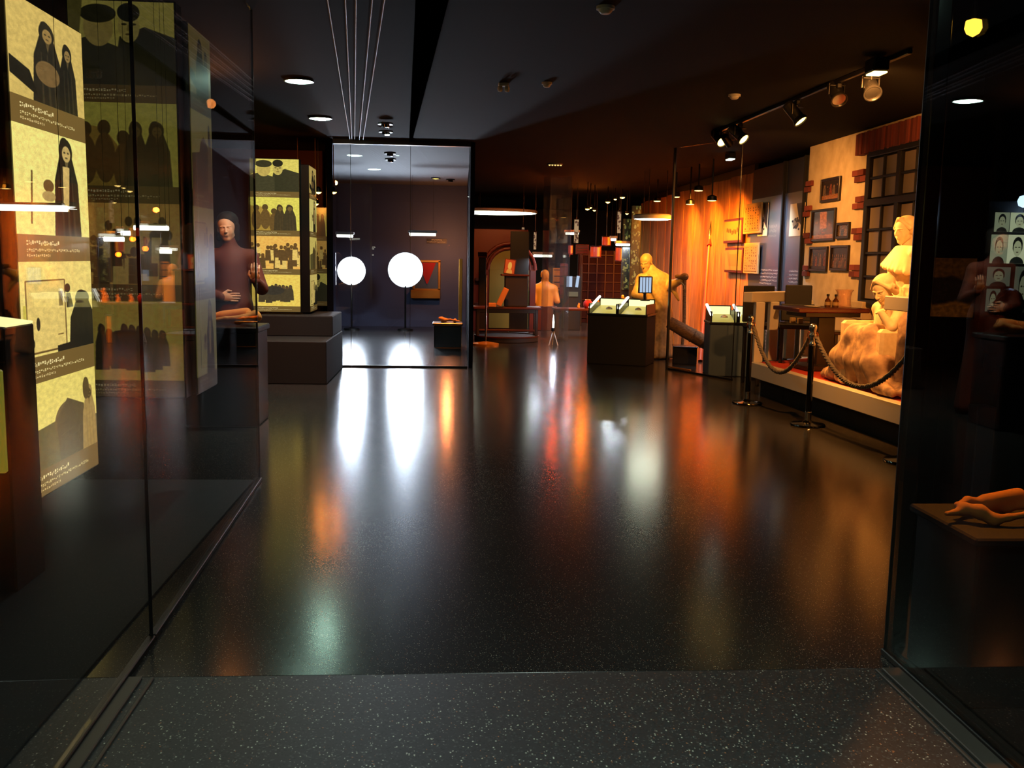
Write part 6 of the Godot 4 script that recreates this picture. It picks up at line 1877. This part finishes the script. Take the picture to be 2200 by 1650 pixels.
# ------------------------------------------------------------------ ceiling fittings
func build_ceiling_things() -> void:
	for q in [[642, 175, 0.105, "larger round downlight in the ceiling, nearer the camera"], [688, 255, 0.105, "smaller-looking round downlight in the ceiling, farther down the aisle"]]:
		var p := on_y(q[0], q[1], TOP - 0.015)
		downlight(p, q[2] * 1.12, q[3], 5.0)
	downlight(Vector3(0.55, TOP - 0.015, -1.6), 0.10, "added fill downlight over the entrance, out of view", 6.0)  # unseen ceiling lamp added to light the near floor
	# smoke detectors
	for q in [[1301, 14, 0.055, "smoke detector nearest the top edge of the ceiling"], [1175, 177, 0.045, "smoke detector in the middle of the ceiling"], [1578, 203, 0.055, "smoke detector beside the lighting track"]]:
		var p := on_y(q[0], q[1], TOP)
		var o := thing("smoke_detector", q[3], "smoke detector", Vector3(p.x, TOP, p.z))
		part(o, "base", lathe([[0, -0.018], [q[2], -0.018], [q[2], 0], [0, 0]], 24), mats.off_white)
		part(o, "dome", lathe([[0, -0.045], [q[2] * 0.5, -0.042], [q[2] * 0.72, -0.03], [q[2] * 0.8, -0.016], [0, -0.016]], 24), mats.off_white)
	# white emergency fitting with two little heads
	var ep := on_y(1082, 178, TOP)
	var eo := thing("sensor", "small white twin-headed ceiling fitting left of the middle smoke detector", "sensor", Vector3(ep.x, TOP, ep.z))
	part(eo, "base", box(Vector3(0.09, 0.03, 0.07), 0.006), mats.off_white, Vector3(0, -0.015, 0))
	for s in [-1, 1]:
		part(eo, "lens_head", lathe([[0, -0.03], [0.018, -0.025], [0.024, 0], [0.018, 0.02], [0, 0.025]], 14, true), mats.off_white, Vector3(s * 0.03, -0.05, 0.01))
	var vp := on_y(1192, 352, TOP)
	var vo := thing("ceiling_vent", "small round ceiling vent with a row of bright dots", "vent", Vector3(vp.x, TOP, vp.z))
	part(vo, "rim", lathe([[0, -0.02], [0.12, -0.02], [0.13, 0], [0, 0]], 24), mats.dull_steel)
	for k in 5:
		part(vo, "light_dot", lathe([[0, -0.02], [0.014, -0.012], [0.016, 0.0], [0, 0.0]], 10), mats.lamp_dim, Vector3(-0.09 + 0.045 * k, -0.02, 0.06))
	# gimbal spots in the ceiling before and inside the glass room
	for q in [[828, 264, false, "dark ceiling gimbal farther from the room front"], [829, 281, true, "lit ceiling gimbal right next to the dark one"], [838, 328, false, "upper dark gimbal inside the glass room"], [839, 341, false, "lower dark gimbal inside the glass room"], [968, 385, false, "dark gimbal beside the yellow spot in the glass room"]]:
		var p := on_y(q[0], q[1], TOP - 0.03)
		var o := thing("ceiling_gimbal", q[3], "lamp", p)
		part(o, "ring", lathe([[0.05, -0.02], [0.085, -0.02], [0.085, 0.0], [0.05, 0.0]], 20), mats.black)
		part(o, "head", lathe([[0, -0.05], [0.045, -0.045], [0.05, 0.0], [0, 0.0]], 16), mats.black_gloss)
		part(o, "lamp_face", lathe([[0, -0.055], [0.028, -0.053], [0.03, -0.044], [0, -0.044]], 14), mats.lamp_white if q[2] else mats.steel, Vector3(0.015, 0, 0.01))
	var y1 := on_y(936, 383, TOP - 0.04)
	var yo := thing("ceiling_spot", "yellow ceiling spot inside the glass room", "lamp", y1)
	part(yo, "rim", lathe([[0.06, -0.01], [0.09, -0.01], [0.09, 0.01], [0.06, 0.01]], 20), mats.black)
	part(yo, "lamp_face", lathe([[0, -0.02], [0.06, -0.01], [0.065, 0.0], [0, 0.0]], 18), glow("lamp_gold", Color(1.0, 0.9, 0.45), 2.0))
	# thin rods in place of light streaks fanned along the ceiling
	var wi := ["leftmost", "second", "third", "fourth", "rightmost"]
	var k2 := 0
	for q in [[704, 0, 752, 300], [742, 0, 756, 300], [765, 0, 762, 300], [800, 0, 772, 300], [826, 0, 780, 300]]:
		var a := on_y(q[0], q[1], TOP - 0.02)
		var b := on_y(q[2], q[3], TOP - 0.02)
		b = a.lerp(b, minf(1.0, (-12.86 - a.z) / (b.z - a.z)))
		a = a + (a - b) * 0.35
		solo("light_streak", tube([a, a.lerp(b, 0.5), b], [0.0055], 6), mats.cable, "%s thin grey light streak of the fan along the ceiling, built as a rod" % wi[k2], "wire")
		k2 += 1
	# lighting track with spots over the stage
	var t0 := on_y(1530, 287, TOP - 0.02)
	var t1 := on_y(1956, 110, TOP - 0.02)
	var tr := thing("lighting_track", "black lighting track along the ceiling over the stage front", "track")
	part(tr, "rail", beam(t0, t1, 0.035, 0.035, 0.004), mats.black)
	part(tr, "end_feed", box(Vector3(0.05, 0.04, 0.16), 0.005), mats.black, t0.lerp(t1, 0.03))
	var heads := [[1605, 300, 11.0, true, "lit track spot at the far end of the row", Vector3(3.9, 1.0, -8.5), 30.0], [1657, 293, 10.3, true, "lit track spot with white face, second from the far end", Vector3(4.25, 1.3, -8.95), 26.0], [1768, 250, 8.75, true, "lit track spot in the middle of the row", Vector3(4.25, 1.1, -7.85), 5.0], [1830, 205, 7.9, false, "dark track spot next to the middle lit one", Vector3(3.2, 1.0, -6.0), 0.0], [1882, 190, 7.3, false, "dark track spot at the near end of the row", Vector3(3.0, 1.2, -5.5), 0.0]]
	for q in heads:
		var p := at(q[0], q[1], q[2])
		p.x = lerpf(t0.x, t1.x, clampf((p.z - t0.z) / (t1.z - t0.z), 0, 1))
		var o := thing("track_spot", q[4], "lamp", p)
		var d: Vector3 = (q[5] - p).normalized()
		var bs := facing(d)
		var top := TOP - 0.04 - p.y
		part(o, "adapter", box(Vector3(0.04, 0.04, 0.09), 0.006), mats.black, Vector3(0, top - 0.02, 0))
		part(o, "stem", rod(0.01, maxf(0.03, top - 0.04), 8, 0.001), mats.black, Vector3(0, 0.0, 0))
		var st := start()
		add_lathe(st, [[0, -0.14], [0.05, -0.14], [0.055, -0.12], [0.055, 0.03], [0.068, 0.06], [0.068, 0.075], [0.06, 0.075], [0.056, 0.055]], 24, Vector3.ZERO, bs * Basis(Vector3.RIGHT, PI / 2))
		part(o, "housing", finish(st), mats.black)
		var s2 := start()
		add_lathe(s2, [[0, 0.052], [0.057, 0.052], [0.055, 0.064], [0, 0.068]], 24, Vector3.ZERO, bs * Basis(Vector3.RIGHT, PI / 2))
		part(o, "lamp_face", finish(s2), mats.lamp_warm if q[3] else mats.steel)
		var yk := start()
		for s in [-1, 1]:
			add_box(yk, bs * Vector3(s * 0.064, 0, -0.03) + Vector3(0, 0.03, 0), Vector3(0.008, 0.09, 0.02), 0.002)
		add_box(yk, Vector3(0, 0.075, 0), Vector3(0.13, 0.008, 0.02), 0.002)
		part(o, "yoke", finish(yk), mats.black)
		if q[3]:
			spot(o, p + d * 0.085, q[5], Color(1.0, 0.64, 0.27), q[6], 22, 0.9, 0.03)
	var wl := t0.lerp(t1, 0.13)
	var wx := thing("track_spot", "small black track spot turned to the cream wall, between the far lit ones", "lamp", wl + Vector3(0, -0.16, 0))
	var wd: Vector3 = (Vector3(WALL_X, 1.35, -12.0) - wx.position).normalized()
	part(wx, "stem", rod(0.01, 0.14, 8, 0.001), mats.black)
	var ws := start()
	add_lathe(ws, [[0, -0.09], [0.04, -0.09], [0.045, 0.05], [0.038, 0.05], [0.035, 0.03], [0, 0.03]], 20, Vector3.ZERO, facing(wd) * Basis(Vector3.RIGHT, PI / 2))
	part(wx, "housing", finish(ws), mats.black)
	var wf := start()
	add_lathe(wf, [[0, 0.032], [0.033, 0.032], [0.03, 0.042], [0, 0.045]], 20, Vector3.ZERO, facing(wd) * Basis(Vector3.RIGHT, PI / 2))
	part(wx, "lamp_face", finish(wf), mats.lamp_warm)
	spot(wx, wx.position + wd * 0.06, Vector3(WALL_X, 1.35, -12.0), Color(1.0, 0.66, 0.33), 8.0, 58, 1.0, 0.04)
	# general warm wash on the stage from beyond the dark glass end
	var wp := Vector3(3.1, TOP - 0.12, -7.0)
	var wo := thing("track_spot", "wide wash lamp on the ceiling at the near end of the track", "lamp", wp)
	part(wo, "housing", box(Vector3(0.12, 0.1, 0.16), 0.01), mats.black, Vector3(0, 0.05, 0))
	part(wo, "lamp_face", box(Vector3(0.1, 0.012, 0.14), 0.004), mats.lamp_warm, Vector3(0, -0.006, 0))
	spot(wo, wp + Vector3(0, -0.03, 0), Vector3(4.5, 0.9, -10.6), Color(1.0, 0.64, 0.30), 18.0, 55, 0.9, 0.06)
	# tubes behind the left glass, built for lamp reflections in it
	for q in [[70, 447, 138, 4.25, "long white tube for a lamp reflection across the bright left lightbox"], [402, 446, 58, 6.9, "white tube for a lamp reflection beside the dim photo column's narrow side"], [245, 514, 40, 5.6, "short thick white tube for a lamp reflection before the dim photo column"], [325, 490, 70, 5.5, "long thin white tube for a lamp reflection before the dim photo column"], [270, 501, 18, 5.65, "tiny white tube for a lamp reflection between the two tubes before the dim photo column"], [356, 540, 23, 5.55, "lowest small white tube for a lamp reflection before the dim photo column"]]:
		reflection_tube(at(q[0], q[1], q[3]), q[2] / FOCAL * q[3], q[4])

func reflection_tube(p: Vector3, w: float, label: String) -> void:
	var o := thing("tube_lamp", label, "lamp", p)
	part(o, "light_tube", tube([Vector3(-w * 0.5, 0, 0), Vector3(w * 0.5, 0, 0)], [0.014], 10), mats.strip_light)
	for s in [-1, 1]:
		part(o, "hanger", rod(0.0012, TOP - p.y - 0.015, 5, 0.0003), mats.cable, Vector3(s * w * 0.42, 0.014, 0))
	part(o, "housing", box(Vector3(w * 0.9, 0.01, 0.035), 0.003), mats.off_white, Vector3(0, 0.018, 0))
	area(o, p + Vector3(0, -0.025, 0), Vector3.DOWN, Color(1, 1, 0.94), 0.08, Vector2(w, 0.03))

func downlight(p: Vector3, r: float, label: String, energy: float) -> void:
	var o := thing("downlight", label, "lamp", p)
	part(o, "trim_ring", lathe([[r, -0.004], [r + 0.012, -0.002], [r + 0.012, 0.015], [r, 0.015]], 32), mats.black)
	part(o, "lamp_face", lathe([[0, -0.012], [r * 0.7, -0.008], [r, 0.0], [r, 0.012], [0, 0.012]], 32), mats.downlight_face)
	spot(o, p + Vector3(0, -0.03, 0), p + Vector3(0, -2, 0.0001), Color(0.92, 1.0, 0.96), energy, 60, 0.9, r)
